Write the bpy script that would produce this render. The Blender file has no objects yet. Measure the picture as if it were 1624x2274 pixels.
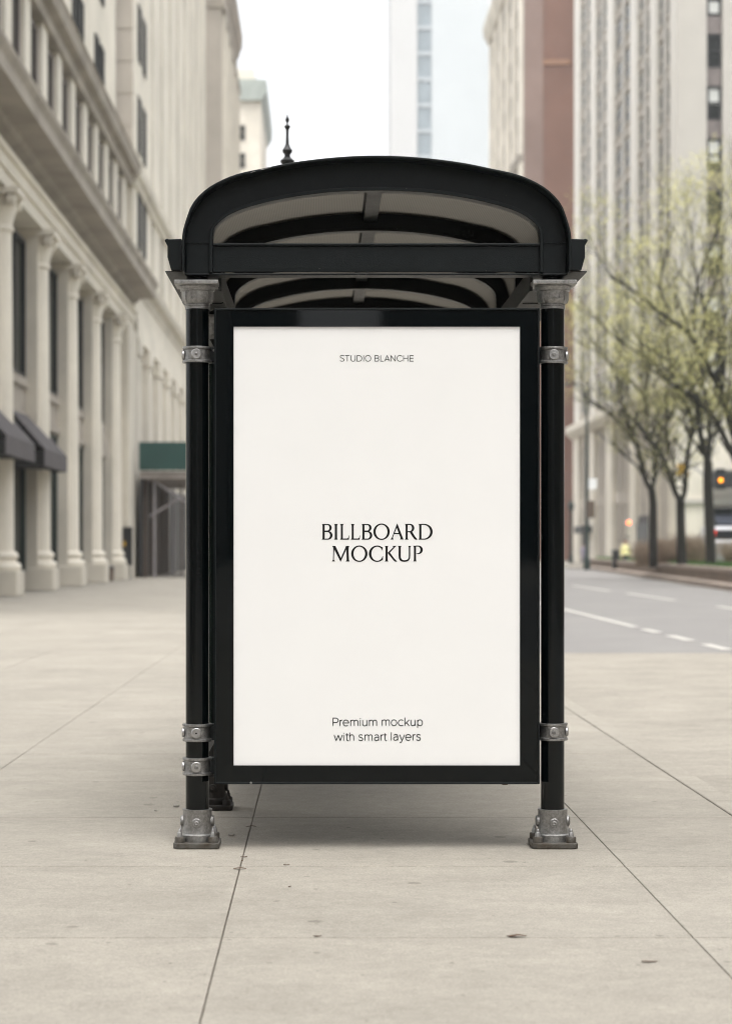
import bpy, bmesh, math, random
from mathutils import Vector, noise
R = math.radians
S = bpy.context.scene
COL = S.collection
F, PX, PY, CH = 4650.0, 715.0, 1220.0, 1.2      # focal length and principal point (picture 1624 wide), eye height

def at(px, py, y):
    return Vector(((px - PX) * y / F, y, CH - (py - PY) * y / F))
def X(px, y): return (px - PX) * y / F
def Z(py, y): return CH - (py - PY) * y / F

# ------------------------------------------------------------------ materials
def mat(name, col, rough=.7, var=.0, vscale=3.0, bump=0., bscale=60., metal=0., spec=.5, col2=None, stretch=None, fine=.0):
    m = bpy.data.materials.new(name); m.use_nodes = True
    nt = m.node_tree; b = nt.nodes['Principled BSDF']
    b.inputs['Base Color'].default_value = (*col, 1)
    b.inputs['Roughness'].default_value = rough
    b.inputs['Metallic'].default_value = metal
    b.inputs['Specular IOR Level'].default_value = spec
    tc = nt.nodes.new('ShaderNodeTexCoord')
    src = tc.outputs['Object']
    if stretch:
        mp = nt.nodes.new('ShaderNodeMapping'); mp.inputs['Scale'].default_value = stretch
        nt.links.new(src, mp.inputs['Vector']); src = mp.outputs['Vector']
    if var:
        n = nt.nodes.new('ShaderNodeTexNoise'); n.inputs['Scale'].default_value = vscale; n.inputs['Detail'].default_value = 6
        n.inputs['Roughness'].default_value = .62
        nt.links.new(src, n.inputs['Vector'])
        r = nt.nodes.new('ShaderNodeValToRGB')
        r.color_ramp.elements[0].position = .3; r.color_ramp.elements[1].position = .7
        c2 = col2 or col
        r.color_ramp.elements[0].color = (*[c * (1 - var) for c in c2], 1)
        r.color_ramp.elements[1].color = (*[min(1, c * (1 + var)) for c in col], 1)
        nt.links.new(n.outputs['Fac'], r.inputs['Fac'])
        nt.links.new(r.outputs['Color'], b.inputs['Base Color'])
        rr = nt.nodes.new('ShaderNodeMapRange'); rr.inputs['To Min'].default_value = max(.02, rough - .08); rr.inputs['To Max'].default_value = min(1, rough + .08)
        nt.links.new(n.outputs['Fac'], rr.inputs['Value']); nt.links.new(rr.outputs['Result'], b.inputs['Roughness'])
    if bump:
        n2 = nt.nodes.new('ShaderNodeTexNoise'); n2.inputs['Scale'].default_value = bscale; n2.inputs['Detail'].default_value = 3
        nt.links.new(tc.outputs['Object'], n2.inputs['Vector'])
        bp = nt.nodes.new('ShaderNodeBump'); bp.inputs['Strength'].default_value = bump; bp.inputs['Distance'].default_value = .004
        nt.links.new(n2.outputs['Fac'], bp.inputs['Height']); nt.links.new(bp.outputs['Normal'], b.inputs['Normal'])
    return m

def emit(name, col, strength):
    m = mat(name, col, .4)
    b = m.node_tree.nodes['Principled BSDF']
    b.inputs['Emission Color'].default_value = (*col, 1); b.inputs['Emission Strength'].default_value = strength
    return m

M = {}
M['black'] = mat('black_paint', (.0034, .0060, .0067), .45, .25, 8, .22, 260, spec=.24)
M['black_gloss'] = mat('black_gloss_paint', (.0012, .0026, .0030), .10, .0, 6, .03, 90, spec=.30)
def specks(m, scale, keep, col):
    nt = m.node_tree; N = nt.nodes; L = nt.links; b = N['Principled BSDF']
    tc = N.new('ShaderNodeTexCoord'); vo = N.new('ShaderNodeTexVoronoi'); vo.inputs['Scale'].default_value = scale; L.new(tc.outputs['Object'], vo.inputs['Vector'])
    sp = N.new('ShaderNodeSeparateColor'); L.new(vo.outputs['Color'], sp.inputs['Color'])
    on = N.new('ShaderNodeMath'); on.operation = 'GREATER_THAN'; on.inputs[1].default_value = keep; L.new(sp.outputs['Red'], on.inputs[0])
    r = N.new('ShaderNodeMapRange'); r.inputs['From Min'].default_value = .12; r.inputs['From Max'].default_value = .2; r.inputs['To Min'].default_value = 1; r.inputs['To Max'].default_value = 0
    L.new(vo.outputs['Distance'], r.inputs['Value'])
    mu = N.new('ShaderNodeMath'); mu.operation = 'MULTIPLY'; L.new(on.outputs[0], mu.inputs[0]); L.new(r.outputs['Result'], mu.inputs[1])
    old = b.inputs['Base Color'].links[0].from_socket
    mx = N.new('ShaderNodeMixRGB'); L.new(mu.outputs[0], mx.inputs['Fac']); L.new(old, mx.inputs[1]); mx.inputs[2].default_value = (*col, 1)
    L.new(mx.outputs['Color'], b.inputs['Base Color'])
specks(M['black'], 75, .99, (.07, .07, .065)) 
M['glass_black'] = mat('black_backed_glass', (.0012, .0027, .0033), .03, spec=.26)
M['cast'] = mat('cast_aluminium', (.29, .287, .28), .38, .32, 85, .5, 320, metal=.85, spec=.5)
M['steel'] = mat('bright_steel_boss', (.40, .395, .39), .38, .2, 60, .2, 200, metal=.9)
M['castdark'] = mat('weathered_casting', (.095, .093, .085), .6, .4, 26, .6, 260, metal=.45, col2=(.11, .085, .06))
M['rearcast'] = mat('near_black_casting', (.022, .019, .016), .7, .4, 40, .5, 200)  # near-black casting colour for the rear posts
M['rust'] = mat('rusted_iron', (.10, .06, .04), .8, .4, 40, .5, 200, metal=.2)
M['hole'] = mat('dark_hole', (.004, .004, .004), .8)
M['poster'] = mat('poster_paper', (.83, .83, .82), .55, .012, 3, spec=.25)
_b = M['poster'].node_tree.nodes['Principled BSDF']; _b.inputs['Emission Color'].default_value = (1, .99, .97, 1); _b.inputs['Emission Strength'].default_value = .045   # faint glow added to brighten the poster
M['ink'] = mat('black_ink', (.004, .004, .004), .6, spec=.2)
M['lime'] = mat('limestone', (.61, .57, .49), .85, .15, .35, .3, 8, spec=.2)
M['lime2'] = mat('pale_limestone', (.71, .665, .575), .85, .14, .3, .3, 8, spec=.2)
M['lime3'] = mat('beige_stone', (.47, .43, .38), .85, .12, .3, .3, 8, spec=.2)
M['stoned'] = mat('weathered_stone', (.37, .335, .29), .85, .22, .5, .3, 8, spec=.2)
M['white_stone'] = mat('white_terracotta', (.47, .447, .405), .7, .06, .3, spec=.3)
M['bright_pier'] = mat('brightened_white_stone', (.70, .67, .61), .6, .06, .3, spec=.3)  # lighter copy of the tower stone, brightened for light missing on the street face
M['brick'] = mat('red_brick', (.225, .132, .102), .85, .18, .12, spec=.2)
M['brickpale'] = mat('pale_brick', (.275, .20, .172), .85, .2, .15, spec=.2)
M['orange'] = mat('orange_brick_patch', (.32, .185, .12), .85, .1, .5)
M['glass'] = mat('window_glass', (.020, .022, .021), .22, .3, .6, spec=.10)
M['glassg'] = mat('dark_shopfront_glass', (.010, .015, .013), .22, .4, .6, spec=.08)
M['bronze'] = mat('bronze_spandrel', (.17, .145, .135), .6, .2, 1.5)
M['mull'] = mat('grey_mullion', (.43, .39, .335), .7, .1, 1)
M['blind'] = mat('pale_blind', (.55, .56, .53), .7, .08, .8)
M['copper'] = mat('green_copper', (.35, .385, .355), .7, .15, .6)
M['tower'] = mat('white_tower_panel', (.53, .53, .52), .6, .02, .1)
M['towerglass'] = mat('pale_curtain_wall', (.515, .545, .552), .35, .04, .08, spec=.5)
M['towerwin'] = mat('blue_grey_glazing', (.27, .315, .34), .25, .25, .12, spec=.5)
M['awning'] = mat('grey_awning_canvas', (.082, .075, .078), .85, .15, 2)
M['darkcloth'] = mat('dark_awning_lining', (.015, .015, .015), .9)
M['green'] = mat('green_hoarding', (.012, .055, .047), .6, .15, .8)
M['pipe'] = mat('galvanised_pipe', (.33, .31, .32), .5, .15, 4, metal=.4)
M['timber'] = mat('grey_timber', (.25, .22, .20), .8, .2, 2)
M['granite'] = mat('brown_granite', (.21, .165, .135), .75, .2, 1.2)
M['granitel'] = mat('pale_granite', (.34, .28, .24), .75, .15, 1.2)
M['bark'] = mat('tree_bark', (.020, .0185, .0145), .9, .4, 4, .5, 20)
M['twig'] = mat('dry_twig', (.27, .205, .15), .9, .35, 4)
M['leaf'] = mat('spring_leaf', (.44, .42, .16), .7, .25, .8, col2=(.34, .32, .12))
M['grass'] = mat('lawn', (.075, .16, .04), .9, .5, 3, col2=(.05, .10, .03))
M['dgreen'] = mat('dark_green_metal', (.014, .028, .024), .5)
M['dark'] = mat('dark_metal', (.012, .013, .014), .5)
M['yellowm'] = mat('yellow_metal', (.62, .36, .02), .5)
M['brown'] = mat('brown_sign', (.10, .07, .05), .6)
M['white'] = mat('white_paint', (.78, .78, .78), .5)
M['silver'] = mat('silver_car_paint', (.45, .45, .47), .3, metal=.3)
M['carglass'] = mat('car_glass', (.02, .022, .025), .08)
M['rubber'] = mat('black_rubber', (.012, .012, .012), .8)
M['yellowc'] = mat('yellow_jacket', (.86, .80, .42), .8)
M['lilac'] = mat('lilac_coat', (.36, .33, .42), .8)
M['whitec'] = mat('white_shirt', (.7, .68, .68), .8)
M['navy'] = mat('navy_trousers', (.02, .025, .04), .8)
M['skin'] = mat('skin', (.48, .30, .22), .6)
M['hair'] = mat('dark_hair', (.015, .012, .01), .6)
M['dryleaf'] = mat('dry_brown_leaf', (.10, .055, .03), .8, .4, 60)
M['paleleaf'] = mat('pale_dry_leaf', (.17, .13, .10), .8, .4, 60)
M['pebble'] = mat('grey_pebble', (.35, .33, .30), .8, .3, 60)
M['lightred'] = emit('lit_red_lens', (1.0, .13, .03), 3.0)
M['lightamber'] = emit('lit_amber_lens', (1.0, .30, .01), 1.4)
M['taillight'] = emit('lit_tail_lamp', (1.0, .05, .03), .8)
M['asphalt'] = mat('asphalt', (.214, .206, .196), .85, .10, .5, .5, 90, col2=(.205, .196, .191))
M['roadpaint'] = mat('road_paint', (.47, .455, .42), .7, .10, 6)
M['ground'] = mat('bare_ground', (.33, .31, .28), .9, .15, .2)

def panel_material():
    m = bpy.data.materials.new('ribbed_translucent_panel'); m.use_nodes = True
    nt = m.node_tree; nt.nodes.clear()
    out = nt.nodes.new('ShaderNodeOutputMaterial')
    d = nt.nodes.new('ShaderNodeBsdfDiffuse'); t = nt.nodes.new('ShaderNodeBsdfTranslucent'); g = nt.nodes.new('ShaderNodeBsdfGlossy')
    g.inputs['Roughness'].default_value = .3; g.inputs['Color'].default_value = (.6, .6, .6, 1)
    uv = nt.nodes.new('ShaderNodeUVMap')
    w = nt.nodes.new('ShaderNodeTexWave'); w.wave_type = 'BANDS'; w.bands_direction = 'X'; w.inputs['Scale'].default_value = 44
    nt.links.new(uv.outputs['UV'], w.inputs['Vector'])
    r = nt.nodes.new('ShaderNodeValToRGB')
    r.color_ramp.elements[0].position = .25; r.color_ramp.elements[0].color = (.088, .081, .069, 1)
    r.color_ramp.elements[1].position = .75; r.color_ramp.elements[1].color = (.122, .112, .092, 1)
    nt.links.new(w.outputs['Fac'], r.inputs['Fac'])
    nt.links.new(r.outputs['Color'], d.inputs['Color']); nt.links.new(r.outputs['Color'], t.inputs['Color'])
    a = nt.nodes.new('ShaderNodeMixShader'); a.inputs['Fac'].default_value = .5
    nt.links.new(d.outputs[0], a.inputs[1]); nt.links.new(t.outputs[0], a.inputs[2])
    fr = nt.nodes.new('ShaderNodeMixShader'); fr.inputs['Fac'].default_value = .05
    nt.links.new(a.outputs[0], fr.inputs[1]); nt.links.new(g.outputs[0], fr.inputs[2])
    nt.links.new(fr.outputs[0], out.inputs['Surface'])
    return m
M['panel'] = panel_material()

def tinted():
    m = mat('green_tinted_glass', (.10, .22, .19), .05, spec=.5)
    m.node_tree.nodes['Principled BSDF'].inputs['Transmission Weight'].default_value = .8
    return m
M['tint'] = tinted()

def concrete(name, base, slabs=True, dirt=1.0):
    m = bpy.data.materials.new(name); m.use_nodes = True
    nt = m.node_tree; L = nt.links; N = nt.nodes
    b = N['Principled BSDF']; b.inputs['Roughness'].default_value = .88; b.inputs['Specular IOR Level'].default_value = .25
    tc = N.new('ShaderNodeTexCoord'); P = tc.outputs['Object']
    def nz(scale, detail=5, rough=.6, vec=P, dist=0):
        n = N.new('ShaderNodeTexNoise'); n.inputs['Scale'].default_value = scale; n.inputs['Detail'].default_value = detail
        n.inputs['Roughness'].default_value = rough; n.inputs['Distortion'].default_value = dist
        L.new(vec, n.inputs['Vector']); return n.outputs['Fac']
    def rng(v, a, c, lo, hi):
        r = N.new('ShaderNodeMapRange'); r.inputs['From Min'].default_value = a; r.inputs['From Max'].default_value = c
        r.inputs['To Min'].default_value = lo; r.inputs['To Max'].default_value = hi
        L.new(v, r.inputs['Value']); return r.outputs['Result']
    def mul(a, c):
        n = N.new('ShaderNodeMath'); n.operation = 'MULTIPLY'; L.new(a, n.inputs[0]); L.new(c, n.inputs[1]); return n.outputs[0]
    st = N.new('ShaderNodeMapping'); st.inputs['Scale'].default_value = (.8, 1.15, 1); L.new(P, st.inputs['Vector'])
    v = rng(nz(.8, 6, .6), .3, .7, 1 - .10 * dirt, 1 + .06 * dirt)
    v = mul(v, rng(nz(3.2, 7, .7, st.outputs['Vector'], .6), .35, .72, 1 + .05 * dirt, 1 - .13 * dirt))
    v = mul(v, rng(nz(14, 6, .75), .3, .7, .89, 1.07))
    v = mul(v, rng(nz(120, 4, .8), .3, .7, .72, 1.22))
    v = mul(v, rng(nz(42, 4, .8), .3, .7, .88, 1.09))
    # chewing-gum spots and small stains: round marks of their own shape
    for sc, rad, keep, lo in ((2.6, .085, .90, .70), (7.5, .10, .95, .66), (19, .13, .985, .62)):
        wv = N.new('ShaderNodeTexNoise'); wv.inputs['Scale'].default_value = 22; L.new(P, wv.inputs['Vector'])
        mx = N.new('ShaderNodeMixRGB'); mx.blend_type = 'ADD'; mx.inputs['Fac'].default_value = .035
        L.new(P, mx.inputs[1]); L.new(wv.outputs['Color'], mx.inputs[2])
        vo = N.new('ShaderNodeTexVoronoi'); vo.voronoi_dimensions = '2D'; vo.inputs['Scale'].default_value = sc; L.new(mx.outputs['Color'], vo.inputs['Vector'])
        sp = N.new('ShaderNodeSeparateColor'); L.new(vo.outputs['Color'], sp.inputs['Color'])
        on = N.new('ShaderNodeMath'); on.operation = 'GREATER_THAN'; on.inputs[1].default_value = keep; L.new(sp.outputs['Red'], on.inputs[0])
        siz = rng(sp.outputs['Green'], 0, 1, rad * .35, rad)
        df = N.new('ShaderNodeMath'); df.operation = 'DIVIDE'; L.new(vo.outputs['Distance'], df.inputs[0]); L.new(siz, df.inputs[1])
        k = rng(df.outputs[0], .7, 1.15, 1, 0)
        k = mul(k, on.outputs[0])
        v = mul(v, rng(k, 0, 1, 1, lo))
    if slabs:
        at_ = N.new('ShaderNodeAttribute'); at_.attribute_name = 'tone'
        v = mul(v, at_.outputs['Fac'])
    mx = N.new('ShaderNodeVectorMath'); mx.operation = 'SCALE'; mx.inputs[0].default_value = base
    L.new(v, mx.inputs['Scale'])
    L.new(mx.outputs['Vector'], b.inputs['Base Color'])
    bp = N.new('ShaderNodeBump'); bp.inputs['Strength'].default_value = .35; bp.inputs['Distance'].default_value = .003
    L.new(nz(150, 4, .7), bp.inputs['Height']); L.new(bp.outputs['Normal'], b.inputs['Normal'])
    return m
M['concrete'] = concrete('sidewalk_concrete', (.343, .318, .274))
M['concrete2'] = concrete('pad_concrete', (.333, .308, .265), False, 1.3)
M['joint'] = mat('joint_dirt', (.13, .11, .088), .95, .4, 20)

# ------------------------------------------------------------------ mesh builder
class MB:
    def __init__(s): s.v = []; s.f = []; s.m = []; s.cur = 0
    def add(s, vs, fs):
        o = len(s.v); s.v += [tuple(v) for v in vs]; s.f += [tuple(i + o for i in f) for f in fs]; s.m += [s.cur] * len(fs)
    def slot(s, i): s.cur = i; return s
    def box(s, x0, x1, y0, y1, z0, z1):
        s.add([(x0, y0, z0), (x1, y0, z0), (x1, y1, z0), (x0, y1, z0), (x0, y0, z1), (x1, y0, z1), (x1, y1, z1), (x0, y1, z1)],
              [(0, 3, 2, 1), (4, 5, 6, 7), (0, 1, 5, 4), (1, 2, 6, 5), (2, 3, 7, 6), (3, 0, 4, 7)]); return s
    def prism_y(s, prof, y0, y1):
        n = len(prof)
        s.add([(x, y0, z) for x, z in prof] + [(x, y1, z) for x, z in prof],
              [tuple(range(n)), tuple(range(2 * n - 1, n - 1, -1))] + [(i, n + i, n + (i + 1) % n, (i + 1) % n) for i in range(n)]); return s
    def prism_x(s, prof, x0, x1):
        n = len(prof)
        s.add([(x0, y, z) for y, z in prof] + [(x1, y, z) for y, z in prof],
              [tuple(range(n)), tuple(range(2 * n - 1, n - 1, -1))] + [(i, n + i, n + (i + 1) % n, (i + 1) % n) for i in range(n)]); return s
    def prism_z(s, prof, z0, z1):
        n = len(prof)
        s.add([(x, y, z0) for x, y in prof] + [(x, y, z1) for x, y in prof],
              [tuple(range(n)), tuple(range(2 * n - 1, n - 1, -1))] + [(i, n + i, n + (i + 1) % n, (i + 1) % n) for i in range(n)]); return s
    def lathe(s, prof, c=(0, 0, 0), n=36, axis='z', a0=0, a1=None):
        vs, fs = [], []
        full = a1 is None; a1 = 2 * math.pi if full else a1
        k = n if full else n + 1
        for r, h in prof:
            for i in range(k):
                a = a0 + (a1 - a0) * i / n
                p = (r * math.cos(a), r * math.sin(a), h)
                if axis == 'y': p = (p[0], h, p[1])
                if axis == 'x': p = (h, p[0], p[1])
                vs.append((p[0] + c[0], p[1] + c[1], p[2] + c[2]))
        for j in range(len(prof) - 1):
            for i in range(n):
                i2 = (i + 1) % k
                fs.append((j * k + i, j * k + i2, (j + 1) * k + i2, (j + 1) * k + i))
        if full:
            if prof[0][0] > 1e-6: fs.append(tuple(range(k - 1, -1, -1)))
            if prof[-1][0] > 1e-6: fs.append(tuple((len(prof) - 1) * k + i for i in range(k)))
        s.add(vs, fs); return s
    def tube(s, pts, rad, n=8):
        pts = [Vector(p) for p in pts]
        if not hasattr(rad, '__len__'): rad = [rad] * len(pts)
        vs, fs = [], []
        up = None
        for i, p in enumerate(pts):
            d = (pts[min(i + 1, len(pts) - 1)] - pts[max(i - 1, 0)])
            d = d.normalized() if d.length > 1e-9 else Vector((0, 0, 1))
            if up is None: up = Vector((1, 0, 0)) if abs(d.x) < .8 else Vector((0, 1, 0))
            a = d.cross(up).normalized(); b = a.cross(d).normalized(); up = b
            up = Vector((1, 0, 0)) if abs(d.x) < .8 else Vector((0, 1, 0))
            for k in range(n):
                t = 2 * math.pi * k / n
                vs.append(p + (a * math.cos(t) + b * math.sin(t)) * rad[i])
        for i in range(len(pts) - 1):
            for k in range(n):
                fs.append((i * n + k, i * n + (k + 1) % n, (i + 1) * n + (k + 1) % n, (i + 1) * n + k))
        fs.append(tuple(range(n - 1, -1, -1))); fs.append(tuple((len(pts) - 1) * n + k for k in range(n)))
        s.add(vs, fs); return s
    def build(s, name, mats, parent=None, smooth=None, bevel=0., recalc=True, loc=None):
        me = bpy.data.meshes.new(name)
        o = bpy.data.objects.new(name, me); COL.objects.link(o)
        off = Vector(loc) if loc is not None else Vector((0, 0, 0))
        w = Vector((0, 0, 0))
        if parent is not None:
            o.parent = parent; p = parent
            while p is not None: w += p.location; p = p.parent
        tot = w + off
        me.from_pydata([(x - tot.x, y - tot.y, z - tot.z) for x, y, z in s.v], [], s.f)
        o.location = off
        if not isinstance(mats, (list, tuple)): mats = [mats]
        for m in mats: me.materials.append(m)
        me.polygons.foreach_set('material_index', s.m)
        if recalc:
            bm = bmesh.new(); bm.from_mesh(me); bmesh.ops.recalc_face_normals(bm, faces=bm.faces); bm.to_mesh(me); bm.free()
        if smooth:
            me.polygons.foreach_set('use_smooth', [True] * len(me.polygons)); me.set_sharp_from_angle(angle=R(smooth))
        if bevel:
            md = o.modifiers.new('edge', 'BEVEL'); md.width = bevel; md.segments = 2; md.limit_method = 'ANGLE'; md.angle_limit = R(40)
            md.harden_normals = False
        me.update()
        return o

def tag(o, label=None, cat=None, group=None, kind=None):
    if label: o['label'] = label
    if cat: o['category'] = cat
    if group: o['group'] = group
    if kind: o['kind'] = kind
    return o
def thing(name, label, cat, loc=(0, 0, 0), group=None):
    o = bpy.data.objects.new(name, None); COL.objects.link(o); o.location = loc; o.empty_display_size = .2
    return tag(o, label, cat, group)
def copy_part(o, parent, loc):
    c = o.copy(); COL.objects.link(c); c.parent = parent; c.location = loc; return c
def copy_tree(o, parent=None):
    kids = list(o.children); c = o.copy(); COL.objects.link(c); c.parent = parent
    for k in kids: copy_tree(k, c)
    return c

# ------------------------------------------------------------------ ground, road, pavement
rnd = random.Random(5)
g = MB(); g.box(-900, 900, -900, 1500, -1.2, -.40); tag(g.build('ground', M['ground']), kind='structure')
XJ = [-11.87, -10.43, -8.98, -7.54, -6.09, -4.65, -3.20, -1.755, -.310, 1.146, 1.845]
J0, JS = 6.475, 1.455
g = MB(); tones = []
y = J0 - JS * 12
rows = []
while y < 190: rows.append(y); y += JS
rowtone = {}
for yy in rows:
    rt = rnd.uniform(.985, 1.015)
    if 21.0 < yy < 22.5: rt = 1.03
    for i in range(len(XJ) - 1):
        ga, gt, cx_, ch = .0016, .0042, .0018, .0045
        x0, x1, y0, y1 = XJ[i] + ga, XJ[i + 1] - ga, yy + gt, yy + JS - gt
        top = rnd.uniform(-.0012, .0)
        n0 = len(g.f)
        a = ch
        g.add([(x0 + cx_, y0 + a, top), (x1 - cx_, y0 + a, top), (x1 - cx_, y1 - a, top), (x0 + cx_, y1 - a, top),
               (x0, y0, top - a), (x1, y0, top - a), (x1, y1, top - a), (x0, y1, top - a),
               (x0, y0, -.03), (x1, y0, -.03), (x1, y1, -.03), (x0, y1, -.03)],
              [(0, 1, 2, 3), (0, 4, 5, 1), (1, 5, 6, 2), (2, 6, 7, 3), (3, 7, 4, 0), (4, 8, 9, 5), (5, 9, 10, 6), (6, 10, 11, 7), (7, 11, 8, 4)])
        tones += [rt * rnd.uniform(.965, 1.03)] * (len(g.f) - n0)
sw = g.build('sidewalk', M['concrete'], recalc=False)
att = sw.data.attributes.new('tone', 'FLOAT', 'FACE'); att.data.foreach_set('value', tones)
tag(sw, kind='structure')
g = MB(); g.box(-12, 1.845, -11, 191, -.06, -.0105); tag(g.build('sidewalk_bed', M['joint']), kind='structure')
# kerb stones along the carriageway
g = MB(); tones = []
y = -11.0; k = 0
while y < 190:
    n0 = len(g.f)
    L_ = 3.0
    g.prism_y([(1.853, -.35), (1.853, -.004), (1.857, 0), (1.975, -.002), (1.992, -.012), (2.0, -.03), (2.012, -.35)], y + .002, y + L_ - .002)
    tones += [rnd.uniform(1.0, 1.05)] * (len(g.f) - n0); y += L_
kb = g.build('kerb', M['concrete']); att = kb.data.attributes.new('tone', 'FLOAT', 'FACE'); att.data.foreach_set('value', tones)
tag(kb, kind='structure')
g = MB(); g.box(2.0, 90, -60, 420, -.40, -.134); tag(g.build('road', M['asphalt']), kind='structure')
g = MB(); g.box(2.013, 5.2, -8, 26.9, -.30, -.130); tag(g.build('bus_pad', M['concrete2']), kind='structure')
def marking(x0, x1, y0, y1):
    g = MB(); g.box(x0, x1, y0, y1, -.15, -.126); tag(g.build('lane_marking', M['roadpaint']), kind='structure')
marking(5.29, 5.45, 36.0, 75.0)
for a, c in ((33.6, 35.0), (30.6, 32.4), (27.8, 29.4), (24.6, 26.6)): marking(5.29, 5.45, a, c)
for a, c in ((44.5, 49.0), (55.0, 63.5), (67.5, 77.0), (84, 93)): marking(9.15, 9.33, a, c)
g = MB(); g.box(12.0, 25.6, 146, 215, -.30, -.004); tag(g.build('plaza_pavement', M['concrete2']), kind='structure')

# ------------------------------------------------------------------ bus shelter
YF = 8.40; sc = YF / F                 # front frame plane
CX = (834.5 - PX) * sc                 # centre of the arch
ZS = Z(541, YF)
OUT = [(432, 0), (431.5, 20), (429, 34), (422, 57), (411, 86), (391, 111), (365, 131), (332, 147.5), (299, 158.5), (258, 167), (195, 180), (125, 189.5), (60, 195), (0, 196.7)]
INN = [(369.5, 0), (369, 22), (365, 36), (356, 48), (335, 65), (304, 80), (256, 94.5), (193, 108), (116, 118.5), (50, 122.5), (0, 123.5)]
def smooth_pts(p, n=64):
    # Catmull-Rom through half the profile, mirrored, resampled evenly
    full = [(-x, h) for x, h in p] + [(x, h) for x, h in reversed(p[:-1])]
    full = [(full[0][0], full[0][1] - 20)] + full + [(full[-1][0], full[-1][1] - 20)]
    dense = []
    for i in range(1, len(full) - 2):
        p0, p1, p2, p3 = full[i - 1:i + 3]
        for t in range(12):
            t /= 12
            q = [.5 * (2 * p1[k] + (p2[k] - p0[k]) * t + (2 * p0[k] - 5 * p1[k] + 4 * p2[k] - p3[k]) * t * t + (3 * p1[k] - p0[k] - 3 * p2[k] + p3[k]) * t ** 3) for k in (0, 1)]
            dense.append(q)
    dense.append(list(full[-2]))
    d = [0]
    for a, b in zip(dense, dense[1:]): d.append(d[-1] + math.hypot(b[0] - a[0], b[1] - a[1]))
    res = []; j = 0
    for i in range(n + 1):
        t = d[-1] * i / n
        while j < len(d) - 2 and d[j + 1] < t: j += 1
        u = (t - d[j]) / max(1e-9, d[j + 1] - d[j])
        res.append((dense[j][0] + (dense[j + 1][0] - dense[j][0]) * u, dense[j][1] + (dense[j + 1][1] - dense[j][1]) * u))
    return res
def world_prof(p, s=sc):
    # profile measured in the picture at the plane s * F away
    y = s * F; c = (834.5 - PX) * s; z = CH - (541 - PY) * s
    return [(c + x * s + (CX - c), z + h * s) for x, h in p]
def offset(p, d):
    r = []
    for i, (x, z) in enumerate(p):
        a = p[max(0, i - 1)]; b = p[min(len(p) - 1, i + 1)]
        tx, tz = b[0] - a[0], b[1] - a[1]; l = math.hypot(tx, tz)
        r.append((x + tz / l * d, z - tx / l * d))        # positive d: inward
    return r
def strip(mb, a, b, y0, y1):
    """solid band between two open profiles a (outer) and b (inner)"""
    n = len(a)
    vs = [(x, y0, z) for x, z in a] + [(x, y0, z) for x, z in b] + [(x, y1, z) for x, z in a] + [(x, y1, z) for x, z in b]
    fs = []
    for i in range(n - 1):
        fs += [(i, i + 1, n + i + 1, n + i), (2 * n + i, 3 * n + i, 3 * n + i + 1, 2 * n + i + 1),
               (i, 2 * n + i, 2 * n + i + 1, i + 1), (n + i, n + i + 1, 3 * n + i + 1, 3 * n + i)]
    fs += [(0, n, 3 * n, 2 * n), (n - 1, 3 * n - 1, 4 * n - 1, 2 * n - 1)]
    mb.add(vs, fs)
so = world_prof(smooth_pts(OUT), sc * .9899); si = world_prof(smooth_pts(INN))
ZLEG = Z(606.5, YF)
so = [(so[0][0], ZLEG)] + so + [(so[-1][0], ZLEG)]
si = [(si[0][0], ZLEG)] + si + [(si[-1][0], ZLEG)]

shelter = thing('bus_shelter', 'black arched roof bus shelter on round posts standing over the white poster panel', 'bus shelter', (CX, 9.0, 0))
RIBS = [8.40, 9.45, 10.50, 11.55, 12.60]
g = MB()
strip(g, offset(so, .010), offset(si, -.0), YF - .005, YF + .005)         # web
g2 = MB()
arch = None
def make_arch(yc):
    g = MB()
    strip(g, offset(so, .009), offset(si, .001), yc - .006, yc + .006)
    strip(g, so, offset(so, .010), yc - .085, yc + .06)                     # outer flange
    strip(g, si, offset(si, .0145), yc - .034, yc + .034)                   # inner flange
    return g.build('roof_arch', M['black'], shelter, smooth=40, bevel=.0025)
arch = make_arch(YF)
for yr in RIBS[1:]:
    copy_part(arch, shelter, (0, yr - YF, 0))
# weld beads and seams on the front arch
for sx in (-1, 1):
    g = MB()
    xa = CX + sx * 369 * sc; xb = CX + sx * 420 * sc
    pts = [(min(xa, xb) + (max(xa, xb) - min(xa, xb)) * t / 14, YF - .0085, ZS + .002 + .0012 * math.sin(t * 2.3)) for t in range(15)]
    g.tube(pts, [.0035 + .0013 * math.sin(t * 1.7) for t in range(15)], 6)
    pts = [(xb + .0007 * math.sin(t * 3.1), YF - .0085, ZLEG + .004 + (ZS - ZLEG) * t / 20) for t in range(20)]
    g.build('weld_bead', M['black'], shelter, smooth=50)
    g = MB(); g.tube(pts, [.0028 + .001 * math.sin(t * 2.1) for t in range(20)], 6)
    g.build('weld_bead', M['black'], shelter, smooth=50)
for ch in (((556, 381.5), (561, 379.5), (567, 377.8)), ((577, 375), (584, 373.8), (592, 371.6), (601, 369.2)), ((660, 357.5), (664, 357))):
    g = MB(); n_ = len(ch); g.tube([at(px, py + 1.5, YF - .0862) for px, py in ch], [.0008 + .0009 * (i % 2) for i in range(n_)], 5); g.build('paint_chip', M['cast'], shelter)
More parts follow.
